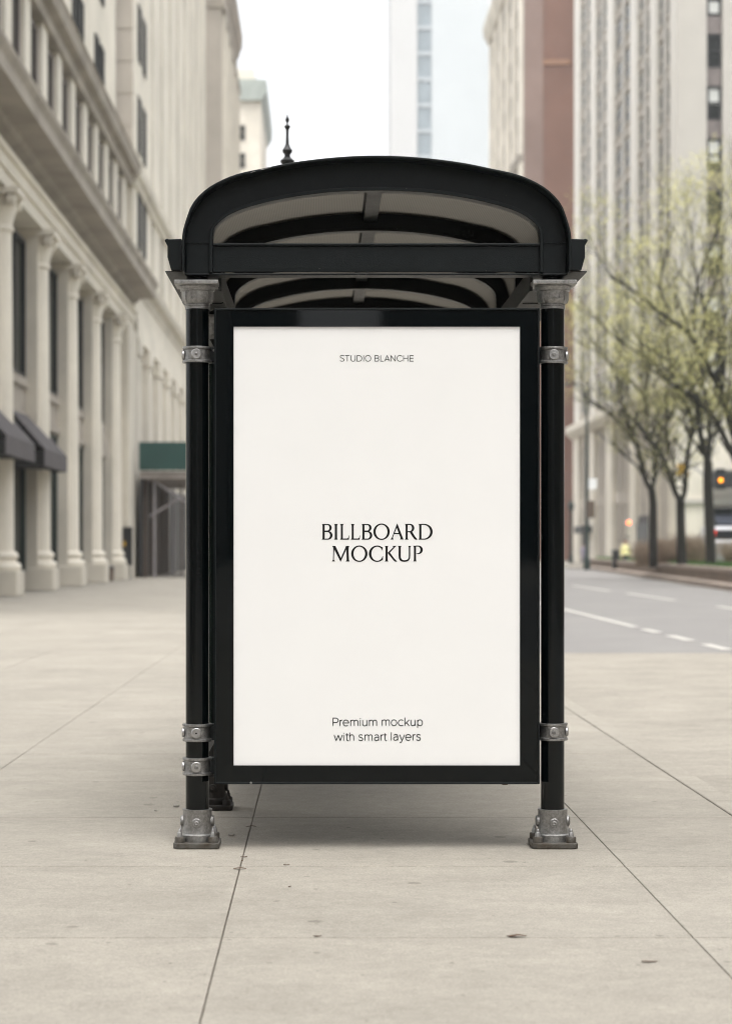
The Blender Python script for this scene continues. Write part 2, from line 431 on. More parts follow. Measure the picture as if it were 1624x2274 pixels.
# tie beam across the front
g = MB()
xl, xr = CX - 363.5 * sc, CX + 363.5 * sc
g.box(xl, xr, YF - .006, YF + .006, Z(604, YF), Z(546, YF))
g.box(xl, xr, YF - .016, YF + .016, Z(546, YF), Z(540.5, YF))
tb = g.build('tie_beam', M['black'], shelter, bevel=.0025)
g = MB(); g.box(CX - 424 * sc, CX + 424 * sc, YF - .012, YF + .075, Z(611, YF), Z(606.8, YF))
g.build('beam_flange', M['black'], shelter, bevel=.002)
for sx in (-1, 1):
    xa = CX + sx * 366.5 * sc; g = MB()
    g.box(xa - .0028, xa + .0028, YF - .011, YF - .0062, ZLEG + .003, ZS - .008)
    g.build('beam_seam', M['black_gloss'], shelter)
# gutters, left and right
GP = [(-468, 8), (-463, 10.5), (-459, 9), (-431, 10), (-431, -59.5), (-454, -59.5), (-462, -31), (-462, -5), (-468, 5)]
for sx in (-1, 1):
    g = MB()
    pr = [(CX - sx * x * sc, ZS + h * sc) for x, h in GP]
    if sx < 0: pr = pr[::-1]
    g.prism_y(pr, YF - .02, RIBS[-1] + .07)
    g.build('gutter', M['black'], shelter, smooth=30, bevel=.002)
    g = MB()
    a, b = sorted((CX - sx * -468 * sc, CX - sx * -352 * sc))
    g.box(a, b, YF + .0, RIBS[-1] + .07, Z(603.5, YF), Z(600.8, YF))
    a, b = sorted((CX - sx * -352 * sc, CX - sx * -345 * sc))
    g.box(a, b, YF + .08, RIBS[-1] + .07, Z(640, YF), Z(590, YF))
    g.build('eaves_beam', mat('eaves_paint', (.03, .032, .03), .6, .4, 25, .9, 90), shelter, bevel=.002)
# translucent roof panels, one each side of the ridge bar in every bay
po = offset(so, .05); po = po[1:-1]
cum = [0]
for a, b in zip(po, po[1:]): cum.append(cum[-1] + math.hypot(b[0] - a[0], b[1] - a[1]))
mid = len(po) // 2
def roof_panel(i0, i1, y0, y1):
    me = bpy.data.meshes.new('roof_panel'); vs = []; fs = []; uvs = []
    seg = po[i0:i1 + 1]; n = len(seg); inn = offset(seg, .006)
    for pr in (seg, inn):
        for yy in (y0, y1):
            vs += [(x - shelter.location.x, yy - shelter.location.y, z) for x, z in pr]
    for i in range(n - 1):
        fs.append((i, i + 1, n + i + 1, n + i)); uvs += [(cum[i0 + i], 0), (cum[i0 + i + 1], 0), (cum[i0 + i + 1], 1), (cum[i0 + i], 1)]
    me.from_pydata(vs[:2 * n], [], fs); me.materials.append(M['panel'])
    ul = me.uv_layers.new(name='UVMap'); ul.data.foreach_set('uv', [c for u in uvs for c in u])
    me.polygons.foreach_set('use_smooth', [True] * len(me.polygons))
    o = bpy.data.objects.new('roof_panel', me); COL.objects.link(o); o.parent = shelter; return o
for ya, yb in zip(RIBS, RIBS[1:]):
    a = roof_panel(0, mid, ya + .007, yb - .007); roof_panel(mid, len(po) - 1, ya + .007, yb - .007)
    g = MB(); zc = po[mid][1]
    g.box(CX - .031, CX + .031, ya + .0065, yb - .0065, zc - .036, zc - .004)
    g.box(CX - .036, CX + .036, ya + .0065, yb - .0065, zc - .004, zc + .006)
    g.build('ridge_bar', M['black'], shelter, bevel=.002)

# posts
PR = .0472
def disc_y(g, x, y, z, r, t, n=28, dome=False):
    g.lathe([(r, 0), (r, -t * .7), (r * .86, -t)] + ([(r * .5, -t * 1.35), (.0, -t * 1.5)] if dome else [(0, -t)]), (x, y, z), n, 'y')
def disc_x(g, x, y, z, r, t, s, n=24):
    g.lathe([(r, 0), (r, s * t * .7), (r * .8, s * t), (0, s * t)], (x, y, z), n, 'x')
def collar(px_dir, z0, z1, c, lug):
    g = MB(); h = z1 - z0; r = PR + .0095; zm = (z0 + z1) / 2
    g.lathe([(PR, z0), (r + .003, z0 + .0005), (r + .004, z0 + .005), (r + .003, z0 + .010), (r - .002, z0 + .013), (r - .003, zm), (r - .002, z1 - .013), (r + .003, z1 - .010), (r + .004, z1 - .005), (r + .003, z1 - .0005), (PR, z1)], (c[0], c[1], 0), 40)
    return g
def collar_disc(z0, z1, c, side, boss):
    g = MB(); r = PR + .0075; zm = (z0 + z1) / 2
    g2 = MB()
    disc_y(g, c[0] - .001, c[1] - r + .003, zm, .0215, .011)
    disc_x(g2, c[0] + side * (r - .004), c[1] - .006, zm, .0205, .011, side)
    return g, g2
def post(cx, cy, ztop, collars, lug, detail=True, cap=True):
    cast, castd = (M['cast'], M['castdark']) if cy < 9 else (M['rearcast'], M['rearcast'])
    c = (cx, cy)
    p = bpy.data.objects.new('post', None)
    g = MB(); g.lathe([(PR, .02), (PR, ztop)], (cx, cy, 0), 48)
    p = g.build('post', M['black_gloss'], shelter, smooth=40)
    g = MB()   # base plate with cut corners, thick edge
    h = .0925; k = .02; yc = cy
    pl = [(-h + k, -h), (h - k * .4, -h), (h, -h + k * .6), (h, h - k), (h - k, h), (-h + k, h), (-h, h - k), (-h, -h + k)]
    g.prism_z([(cx + x, yc + y) for x, y in pl], .001, .024)
    g.build('base_plate', castd, p, bevel=.004)
    g = MB()
    r = .0585
    g.lathe([(r + .012, .024), (r + .012, .05), (r + .004, .055), (r + .001, .075), (r, .145), (r + .0015, .149), (r + .0008, .152), (PR - .002, .152)], (cx, cy, 0), 44)
    s_ = g.build('sleeve', cast, p, smooth=35)
    g = MB()
    for sx in (-1, 1):
        for sy in (-1, 1):
            g = MB(); g.lathe([(.0205, .024), (.0205, .043), (.018, .047)], (cx + sx * .0665, yc + sy * .0665, 0), 20)
            g.build('bolt_lug', castd, p, smooth=35)
    for sx in (-1, 1):
        for sy in (-1, 1):
            g = MB()
            q = (cx + sx * .0665, yc + sy * .0665, 0)
            g.lathe([(.0135, .047), (.0135, .050)], q, 20)
            g.lathe([(.0105, .050), (.0105, .062), (.0085, .066)], q, 6)
            g.lathe([(.0065, .066), (.0062, .074), (.003, .079), (0, .080)], q, 12)
            g.build('anchor_nut', M['steel'] if cy < 9 else cast, p, smooth=30)
    g = MB()
    disc_y(g, cx, cy - r + .004, .100, .0195, .009)
    g.lathe([(.010, 0), (.010, -.004), (.006, -.006), (0, -.004)], (cx, cy - r - .005, .100), 18, 'y')
    g.build('boss', cast, p, smooth=35)
    for sx in (-1, 1):
        g = MB(); disc_x(g, cx + sx * (r - .006), cy, .103, .023, .016, sx)
        g.build('boss', cast, p, smooth=35)
    for i, (z0, z1, boss) in enumerate(collars):
        cl = collar(0, z0, z1, c, lug).build('clamp_collar', M['cast'], p, smooth=35)
        a_, b_ = sorted((cx + lug * (PR + .002), cx + lug * (PR + .034)))
        g = MB(); g.box(a_, b_, cy - .012, cy + .05, z0 + .003, z1 - .003); g.build('clamp_lug', M['black'], p, bevel=.003)
        for gd in collar_disc(z0, z1, c, -1 if lug > 0 else 1, boss): gd.build('clamp_disc', M['steel'], p, smooth=35)
        g = MB(); zm = (z0 + z1) / 2; yb = cy - PR - .0155
        if boss == 0: g.lathe([(.0062, 0), (.0056, -.004), (.003, -.0065), (0, -.007)], (cx - .001, yb, zm), 16, 'y'); mm = M['cast']
        elif boss == 1: g.lathe([(.0045, .0), (.0045, -.0012), (0, -.0012)], (cx - .001, yb, zm), 4, 'y'); mm = M['hole']
        else: g.lathe([(.0085, 0), (.0075, -.003), (.005, -.004), (.0048, -.001), (0, -.001)], (cx - .001, yb, zm), 16, 'y'); mm = M['cast']
        g.build('clamp_screw', mm, p, smooth=35)
    if cap:
        zt = ztop; g = MB()
        pr = [(PR - .002, zt - .004), (PR + .003, zt - .0035), (PR + .0035, zt + .004), (PR + .001, zt + .007), (PR + .004, zt + .010), (PR + .004, zt + .014), (PR + .0015, zt + .016),
              (PR + .010, zt + .024), (PR + .0145, zt + .034), (PR + .0155, zt + .060), (PR + .0165, zt + .066), (PR + .022, zt + .070), (PR + .0235, zt + .080), (PR + .027, zt + .084), (PR + .027, zt + .089)]
        g.lathe(pr, (cx, cy, 0), 48)
        for a in range(8):      # raised ribs round the bell
            t = R(a * 45 + 22.5 + 22.5)
            rr = PR + .0155
            q = Vector((cx + math.cos(t) * rr, cy + math.sin(t) * rr, 0))
            q2 = Vector((cx + math.cos(t) * (PR + .008), cy + math.sin(t) * (PR + .008), 0))
            g.tube([q2 + Vector((0, 0, zt + .020)), q + Vector((0, 0, zt + .036)), q + Vector((0, 0, zt + .064))], .0030, 8)
        yb = cy - PR - .0145
        for pts in ([(-.020, .056), (-.020, .038), (-.016, .032), (-.009, .034), (-.006, .040), (0, .044), (.006, .040), (.009, .034), (.016, .032), (.020, .038), (.020, .056)],):
            g.tube([(cx + a, cy - math.sqrt(max(0, (PR + .0150) ** 2 - a * a)) - .0003, zt + b) for a, b in pts], .0019, 6)
        g.build('capital', M['cast'], p, smooth=35)
        g = MB(); h = .0885
        g.box(cx - h, cx + h, cy - h, cy + h, zt + .089, zt + .1065)
        g.build('capital_plate', M['cast'], p, bevel=.003)
        g = MB(); g.lathe([(.047, zt + .1065), (.0475, zt + .113), (.042, Z(611, YF) + (.0 if cy < 9 else .0))], (cx, cy, 0), 36)
        g.build('post_stub', M['black'], p, smooth=40)
        g = MB(); g.lathe([(.0105, .001), (.0105, -.003), (.0068, -.0035), (.0068, .0), (0, .0)], (cx + .004, cy - .0445, zt + .1195), 18, 'y')
        g.build('stub_bolt', [M['hole']], p, smooth=40)
    return p
YP = 8.47
CXL, CXR = X(438, YP), X(1226, YP)
ZCAP = Z(687, YP) + .004
def zr(a, b): return (Z(b, YP), Z(a, YP))
post(CXL, YP, ZCAP, [(*zr(770, 806), 0), (*zr(1606, 1645), 1), (*zr(1681, 1720), 2)], 1)
post(CXR, YP, ZCAP, [(*zr(771, 808), 2), (*zr(1604.5, 1643), 2)], -1)
rear = post(X(473, 9.70), 9.70, ZCAP, [], 1)
for yy in (12.55,): post(CXL, yy, ZCAP, [], 1); post(CXR, yy, ZCAP, [], 1)
# side glazing between left posts; panes past the first are unseen, added for shade
xs = CXL
for y0, y1 in ((YP + .085, 9.63), (9.78, 11.1), (11.15, 12.47)):
    g = MB()
    g.box(xs - .014, xs + .014, y0, y0 + .03, .32, 2.12); g.box(xs - .014, xs + .014, y1 - .03, y1, .32, 2.12)
    g.box(xs - .014, xs + .014, y0 + .03, y1 - .03, .32, .355); g.box(xs - .014, xs + .014, y0 + .03, y1 - .03, 2.085, 2.12)
    f_ = g.build('side_frame', M['black'], shelter, bevel=.002)
    g = MB(); g.box(xs - .004, xs + .004, y0 + .031, y1 - .031, .356, 2.084); g.build('side_pane', M['tint'], f_)

# ------------------------------------------------------------------ advertising panel and poster
adp = thing('advertising_panel', 'wide black framed glass display panel clamped between the two front posts', 'display panel', (CX, YF + .06, X(0, 1) * 0 + Z(1741, YF)))
bx0, bx1, bz0, bz1 = X(475, YF), X(1197, YF), Z(1741, YF), Z(683.5, YF)
ox0, ox1, oz0, oz1 = X(518, YF), X(1154, YF), Z(1700, YF), Z(724.5, YF)
def ring_y(g, x0, x1, z0, z1, a0, a1, c0, c1, y0, y1):
    g.box(x0, a0, y0, y1, z0, z1); g.box(a1, x1, y0, y1, z0, z1); g.box(a0, a1, y0, y1, z0, c0); g.box(a0, a1, y0, y1, c1, z1)
g = MB(); g.box(bx0 + .002, bx1 - .002, YF + .014, YF + .13, bz0 + .002, bz1 - .002); g.build('case', M['black'], adp, bevel=.003)
g = MB()
vs = [(ox0, YF, oz0), (ox1, YF, oz0), (ox1, YF, oz1), (ox0, YF, oz1)]
e = .0085
bvs = [(bx0 + e, YF, bz0 + e), (bx1 - e, YF, bz0 + e), (bx1 - e, YF, bz1 - e), (bx0 + e, YF, bz1 - e)]
allv = bvs + vs + [(x, YF + .012, z) for x, y, z in bvs + vs]
fs = []
for i in range(4):
    j = (i + 1) % 4
    fs += [(i, j, 4 + j, 4 + i), (8 + i, 12 + i, 12 + j, 8 + j), (4 + i, 4 + j, 12 + j, 12 + i), (i, 8 + i, 8 + j, j)]
g.add(allv, fs); g.build('glass_border', M['glass_black'], adp)
g = MB(); ring_y(g, bx0, bx1, bz0, bz1, bx0 + e - .0005, bx1 - e + .0005, bz0 + e - .0005, bz1 - e + .0005, YF - .006, YF + .0135)
g.build('bezel', M['black'], adp, bevel=.002)
g = MB()
xk = X(1121, YF); g.prism_y([(xk - .014, bz0 + .0015), (xk - .010, bz0 - .006), (xk + .010, bz0 - .006), (xk + .014, bz0 + .0015)], YF + .02, YF + .05)
g.build('latch', M['rust'], adp)
g = MB(); xk = X(557, YF); g.lathe([(.005, 0), (.004, -.0015), (0, -.002)], (xk, YF - .006, bz0 + .0055), 10, 'y'); g.build('screw', M['cast'], adp)
g = MB(); g.lathe([(.005, 0), (.004, -.006), (0, -.007)], (bx0 - .0, YF + .03, Z(776, YF)), 10, 'x'); g.build('hinge_screw', M['cast'], adp)

pos = thing('poster', 'white poster with black lettering behind the black framed display panel', 'poster', (CX, YF + .008, oz0))
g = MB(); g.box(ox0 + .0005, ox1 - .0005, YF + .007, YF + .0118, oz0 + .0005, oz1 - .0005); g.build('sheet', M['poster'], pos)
YT = YF + .0062
class Ink(MB):
    """flat ink shapes given in the pixels of an enlarged view: ox, oy its corner and k its scale"""
    def __init__(s, ox, oy, k): super().__init__(); s.o = (ox * .55502, oy * .55502); s.k = k * .55502; s.n = 0
    def w(s, p): return (X(s.o[0] + p[0] * s.k, YF), Z(s.o[1] + p[1] * s.k, YF))
    def poly(s, outer, hole=None):
        s.n += 1; y = YT - .00002 * (s.n % 7)
        if getattr(s, 'bold', 0):
            bd = s.bold; s.bold = 0
            for ring in (outer, hole):
                if ring is not None: s.stroke(list(ring) + [ring[0]], bd)
            s.bold = bd
        O = [s.w(p) for p in outer]
        if hole is None:
            cen = None
            from mathutils.geometry import tessellate_polygon
            tri = tessellate_polygon([[Vector((a, b, 0)) for a, b in O]])
            s.add([(a, y, b) for a, b in O], [tuple(t) for t in tri])
        else:
            from mathutils.geometry import tessellate_polygon
            H = [s.w(p) for p in hole]
            tri = tessellate_polygon([[Vector((a, b, 0)) for a, b in O], [Vector((a, b, 0)) for a, b in H]])
            s.add([(a, y, b) for a, b in O + H], [tuple(t) for t in tri])
    def stroke(s, pts, w):
        for (x0, y0), (x1, y1) in zip(pts, pts[1:]):
            l = math.hypot(x1 - x0, y1 - y0)
            if l < 1e-6: continue
            nx, ny = -(y1 - y0) / l * w / 2, (x1 - x0) / l * w / 2
            s.poly([(x0 + nx, y0 + ny), (x1 + nx, y1 + ny), (x1 - nx, y1 - ny), (x0 - nx, y0 - ny)])
        for x, y in pts[1:-1]:
            s.poly([(x + math.cos(a * .7854) * w / 2, y + math.sin(a * .7854) * w / 2) for a in range(8)])
def arc(cx, cy, rx, ry, a0, a1, n=20):
    return [(cx + rx * math.cos(R(a0 + (a1 - a0) * i / n)), cy + ry * math.sin(R(a0 + (a1 - a0) * i / n))) for i in range(n + 1)]
# serif title
T = Ink(1260, 2060, 500 / 1624); T.bold = 3.2
def stem(xl, xr, yt, yb, tl=8, tr=8, bl=8, br=8):
    q = 26
    L_ = [(xl - tl, yt), (xl - tl * .35, yt + 7), (xl, yt + q), (xl, yb - q), (xl - bl * .35, yb - 7), (xl - bl, yb)]
    R_ = [(xr + br, yb), (xr + br * .35, yb - 7), (xr, yb - q), (xr, yt + q), (xr + tr * .35, yt + 7), (xr + tr, yt)]
    T.poly(L_ + R_)
def bowl(x0, yt, yb, xm, xc, th, tv):
    ry = (yb - yt) / 2; cy = (yt + yb) / 2
    T.poly([(x0, yt)] + arc(xc, cy, xm - xc, ry, -90, 90, 28) + [(x0, yb)],
           [(x0 + .3, yt + th)] + arc(xc - 4, cy, xm - tv - xc + 4, ry - th, -90, 90, 28) + [(x0 + .3, yb - th)])
def letB(dx):
    stem(97 + dx, 122 + dx, 117, 318, 9, 0, 9, 0)
    bowl(121 + dx, 117, 212, 213 + dx, 165 + dx, 10, 27); bowl(121 + dx, 208, 318, 223 + dx, 165 + dx, 11, 28)
def letL(dx, foot):
    stem(335 + dx, 358 + dx, 117, 318, 11, 11, 11, 0)
    T.poly([(357 + dx, 306), (foot - 22, 305), (foot - 8, 292), (foot - 1, 265), (foot, 268), (foot - 4, 318), (357 + dx, 318)])
letB(0); stem(257, 283, 117, 318, 10, 9, 10, 9); letL(0, 441); letL(141, 581); letB(517)
T.poly(arc(862, 216, 105, 105, 0, 360, 60)[:-1], arc(862, 216, 78, 93, 0, 360, 60)[:-1])
T.poly([(1064, 111), (1070, 122), (1138, 300), (1148, 316), (1103, 316), (1110, 302), (1108, 290), (1059, 160), (1015, 270), (1008, 295), (1015, 316), (979, 316), (994, 298), (1004, 275)])
T.poly([(1024, 234), (1092, 234), (1096, 246), (1019, 246)])
stem(1176, 1200, 117, 318, 9, 0, 9, 10); bowl(1199, 115, 221, 1286, 1232, 11, 28)
T.poly([(1228, 219), (1255, 214), (1300, 285), (1326, 316), (1308, 320), (1290, 312), (1262, 275)])
stem(1353, 1378, 117, 318, 10, 0, 10, 0); bowl(1377, 115, 318, 1524, 1415, 11, 29)
T.poly([(222, 403), (262, 403), (334, 560), (402, 403), (442, 403), (434, 420), (432, 470), (437, 580), (445, 602), (400, 602), (411, 582), (406, 440), (330, 606), (247, 440), (242, 580), (256, 602), (219, 602), (232, 582), (236, 470), (236, 425)])
T.poly(arc(573, 502, 104, 105, 0, 360, 60)[:-1], arc(573, 502, 77, 93, 0, 360, 60)[:-1])
T.poly([(873, 411), (873, 458), (868, 456)] + arc(806, 502, 78, 93, -42, -318, 44) + [(876, 536), (880, 538), (876, 592)] + arc(804, 502, 105, 105, 47, 313, 50))
stem(915, 940, 403, 602, 10, 8, 10, 8)
T.poly([(942, 492), (1018, 415), (1006, 402), (1054, 402), (1036, 414), (968, 490)])
T.poly([(942, 492), (968, 488), (1030, 570), (1063, 602), (1044, 606), (1026, 596)])
T.poly([(1076, 402), (1119, 402), (1111, 416), (1110, 440), (1110, 530)] + arc(1164, 535, 54, 54, 180, 0, 22)[::1][:0] +
       [(1112, 555), (1122, 575), (1138, 586), (1160, 589), (1185, 586), (1204, 575), (1215, 555), (1217, 530), (1217, 440), (1217, 420), (1209, 402), (1244, 402), (1234, 416), (1233, 440), (1233, 530), (1230, 565), (1214, 590), (1190, 602), (1158, 606), (1122, 601), (1099, 586), (1088, 562), (1085, 530), (1085, 440), (1084, 416)])
stem(1284, 1308, 400, 601, 11, 0, 10, 9)
T.poly([(1307, 398)] + arc(1342, 452, 54, 54, -90, 100, 30) + [(1312, 500), (1330, 498)] + arc(1336, 452, 31, 44, 80, -90, 26) + [(1307, 408)])
T.build('title', M['ink'], pos, recalc=False)
# sans heading
H = Ink(1330, 1400, 350 / 1624); W = 12.5
H.stroke([(211, 104), (196, 95), (176, 91), (155, 96), (142, 108), (141, 123), (152, 136), (176, 146), (200, 157), (212, 172), (211, 186), (198, 198), (176, 203), (154, 199), (137, 186)], W)
H.stroke([(230, 96), (312, 96)], W); H.stroke([(271, 96), (271, 205)], W)
H.stroke([(338, 92), (338, 162)] + arc(378, 163, 40, 40, 180, 0, 16)[::1] + [(418, 92)] if False else [(338, 92), (338, 162), (343, 183), (356, 197), (378, 203), (400, 197), (413, 183), (418, 162), (418, 92)], W)
H.stroke([(452, 201), (452, 97), (488, 97)] + arc(488, 149, 53, 52, -90, 90, 18) + [(452, 201), (452, 195)], W)
H.stroke([(574, 92), (574, 205)], W); H.stroke(arc(656, 148, 52, 55, 0, 362, 36), W)
H.stroke([(782, 201), (782, 97), (822, 97)] + arc(826, 121, 27, 24, -90, 90, 12) + [(782, 146), (826, 146)] + arc(828, 173, 27, 28, -90, 90, 12) + [(782, 201), (782, 195)], W)
H.stroke([(890, 92), (890, 201), (947, 201)], W)
H.stroke([(962, 205), (1009, 95), (1057, 205)], W); H.stroke([(979, 170), (1040, 170)], W)
H.stroke([(1080, 205), (1080, 97), (1161, 199), (1161, 92)], W)
H.stroke(arc(1247, 148, 53, 55, -40, -320, 30), W)
H.stroke([(1314, 92), (1314, 205)], W); H.stroke([(1394, 92), (1394, 205)], W); H.stroke([(1314, 147), (1394, 147)], W)
H.stroke([(1499, 97), (1431, 97), (1431, 201), (1499, 201)], W); H.stroke([(1431, 147), (1497, 147)], W)
H.build('heading', M['ink'], pos, recalc=False)
# sans tagline
G = Ink(1300, 2840, 420 / 1624); W = 13.5
def dot(x, y): G.poly([(x + 8 * math.cos(a * .6283), y + 8 * math.sin(a * .6283)) for a in range(10)])
def g_r(x, b): G.stroke([(x, b - 94), (x, b)], W); G.stroke([(x, b - 62), (x + 8, b - 80), (x + 22, b - 91), (x + 36, b - 92)], W)
def g_m(x, b):
    G.stroke([(x, b - 94), (x, b)], W)
    for d in (0, 56): G.stroke([(x + d, b - 68), (x + d + 10, b - 84), (x + d + 28, b - 92), (x + d + 46, b - 88), (x + d + 56, b - 70), (x + d + 56, b)], W)
def g_u(x, b): G.stroke([(x, b - 92), (x, b - 30), (x + 6, b - 10), (x + 26, b), (x + 46, b - 6), (x + 64, b - 26)], W); G.stroke([(x + 64, b - 92), (x + 64, b)], W)
def g_o(x, b, rx=42): G.stroke(arc(x + rx, b - 46, rx, 46, 0, 365, 30), W)
def g_e(x, b): G.stroke([(x + 2, b - 48), (x + 86, b - 48)] + arc(x + 43, b - 47, 43, 46, 0, -312, 30), W)
def g_i(x, b): G.stroke([(x, b - 92), (x, b)], W); dot(x, b - 116)
def g_a(x, b):
    G.stroke([(x + 8, b - 80), (x + 24, b - 90), (x + 42, b - 92), (x + 62, b - 86), (x + 70, b - 66), (x + 70, b)], W)
    G.stroke([(x + 70, b - 52), (x + 40, b - 56), (x + 14, b - 48), (x + 4, b - 28), (x + 12, b - 8), (x + 34, b), (x + 56, b - 8), (x + 70, b - 24)], W)
def g_s(x, b): G.stroke([(x + 62, b - 80), (x + 50, b - 90), (x + 32, b - 93), (x + 12, b - 86), (x + 7, b - 70), (x + 16, b - 56), (x + 36, b - 50), (x + 58, b - 40), (x + 65, b - 24), (x + 56, b - 6), (x + 34, b + 1), (x + 14, b - 4), (x + 2, b - 16)], W)
def g_t(x, b): G.stroke([(x, b - 114), (x, b - 20), (x + 6, b - 4), (x + 18, b + 1), (x + 28, b - 4)], W); G.stroke([(x - 18, b - 90), (x + 26, b - 90)], W)
b = 251
G.stroke([(121, b), (121, 128), (165, 128)] + arc(165, 163, 36, 35, -90, 90, 16) + [(121, 198)], W)
g_r(229, b); g_e(278, b); g_m(394, b); g_i(543, b); g_u(580, b); g_m(683, b)
b = 247
g_m(881, b); g_o(1022, b); G.stroke(arc(1174, b - 46, 43, 46, -45, -315, 28), W)
G.stroke([(1232, 120), (1232, b)], W); G.stroke([(1300, b - 92), (1234, b - 28)], W); G.stroke([(1256, b - 50), (1300, b)], W)
g_u(1326, b); G.stroke([(1428, b - 92), (1428, b + 32)], W); G.stroke(arc(1466, b - 46, 38, 46, 0, 365, 28), W)
b = 478
G.stroke([(138, b - 90), (171, b), (203, b - 86), (234, b), (264, b - 90)], W); g_i(286, b); g_t(334, b)
G.stroke([(379, 352), (379, b)], W); G.stroke([(379, b - 62), (390, b - 84), (412, b - 93), (432, b - 86), (442, b - 64), (442, b)], W)
g_s(517, b); g_m(615, b); g_a(757, b); g_r(862, b); g_t(925, b)
b = 474
G.stroke([(1022, 348), (1022, b)], W); g_a(1052, b); G.stroke([(1150, b - 90), (1188, b)], W); G.stroke([(1228, b - 90), (1184, b + 12), (1174, b + 28), (1160, b + 33), (1152, b + 30)], W)
g_e(1242, b); g_r(1358, b); g_s(1408, b)
G.build('tagline', M['ink'], pos, recalc=False)

# ------------------------------------------------------------------ ornamental lamp post behind the roof
yl = 13.2
c = at(637.5, 300, yl)
def hz(py): return Z(py, yl)
k = yl / F
lp = thing('lamp_post', 'black ornamental post with a turned spear finial rising behind the shelter roof', 'lamp post', (c.x, yl, 0))
g = MB()
pr = [(0, 251), (1.0, 254), (2.2, 259), (4.6, 264), (4.2, 267), (2.0, 272), (2.0, 275), (7.0, 279.5), (6.6, 282), (3.4, 287), (3.0, 300), (4.0, 318), (6.0, 325), (11.5, 333), (10.8, 337), (6.4, 343), (6.8, 348), (11, 352), (16, 356), (15.5, 360), (9, 368), (7, 384), (9, 400)]
g.lathe([(r * k, hz(py)) for r, py in pr[::-1]], (c.x, yl, 0), 28)
g.build('finial', M['dark'], lp, smooth=35)
g = MB(); zt = hz(400)
g.lathe([(.17, .0), (.17, .12), (.13, .2), (.12, .7), (.075, .85), (.06, 1.1), (.05, zt - .1), (.07, zt - .06), (.05, zt - .0015)], (c.x, yl, 0), 28)
g.build('shaft', M['dark'], lp, smooth=35)

# ------------------------------------------------------------------ small litter on the pavement
def leafy(px, py, l, a, seed):
    yy = CH * F / (py - PY); xx = X(px, yy); rr = random.Random(seed)
    g = MB(); n = 7; vs = []; fs = []
    for i in range(n):
        t = i / (n - 1); w = math.sin(math.pi * t ** .8) * l * .17 + .0004
        h = .001 + .0028 * math.sin(t * 3 + seed) ** 2 * (l / .05)
        for sx in (-1, 0, 1):
            vs.append(((t - .5) * l, sx * w, h + (abs(sx) * .0015 * rr.uniform(.2, 1.2))))
    for i in range(n - 1):
        for j in (0, 1): fs.append((i * 3 + j, i * 3 + j + 1, i * 3 + j + 4, i * 3 + j + 3))
    ca, sa = math.cos(a), math.sin(a)
    g.add([(xx + x * ca - y * sa, yy + x * sa + y * ca, z) for x, y, z in vs], fs)
    o = g.build('fallen_leaf', M['paleleaf'] if seed == 7 else M['dryleaf'], smooth=60, loc=(xx, yy, 0))
    md = o.modifiers.new('thick', 'SOLIDIFY'); md.thickness = .0012
    return o
LV = [(532, 1930, .05, .1, 'curled brown leaf lying where two pavement joints cross'), (541, 1904, .03, .5, 'small dark leaf just above the joint crossing'),
      (538, 1912, .018, 1.2, 'tiny leaf scrap in the joint below the small dark leaf'), (557, 1836, .045, .0, 'thin brown leaf across the joint in the shelter shade'),
      (636, 1921, .026, .4, 'dark leaf on bare concrete between the post bases'), (643, 1970, .018, .9, 'dark leaf crumb in front of the leaf between the post bases'),
      (1146, 2080, .062, .02, 'long dark reddish leaf lying on a cross joint'), (1440, 2137, .05, .2, 'flat pale brown leaf near the angled joint at front'), (704, 2080, .028, .1, 'short reddish scrap on the same cross joint as the long leaf')]
for i, (px, py, l, a, lab) in enumerate(LV):
    tag(leafy(px, py, l, a, i), lab, 'leaf', 'dry leaves on the pavement')
def pebble(px, py, r, lab, seed):
    yy = CH * F / (py - PY); xx = X(px, yy)
    bm = bmesh.new(); bmesh.ops.create_icosphere(bm, subdivisions=2, radius=r)
    for v in bm.verts:
        n_ = noise.noise(v.co * (60 / (r * 100)) + Vector((seed, 0, 0)))
        v.co = Vector((v.co.x * 1.3, v.co.y, v.co.z * .6)) * (1 + .3 * n_); v.co.z += r * .5
    me = bpy.data.meshes.new('pebble'); bm.to_mesh(me); bm.free(); me.materials.append(M['pebble'])
    me.polygons.foreach_set('use_smooth', [True] * len(me.polygons))
    o = bpy.data.objects.new('pebble', me); COL.objects.link(o); o.location = (xx, yy, 0); tag(o, lab, 'pebble', 'pebbles on the pavement')
pebble(392, 1792, .012, 'pale pebble left of the nearer left post base', 1)
pebble(346, 1801, .006, 'tiny dark pebble left of the pale pebble', 4)
pebble(513, 1856, .011, 'grey pebble between left post base and the joint', 7)

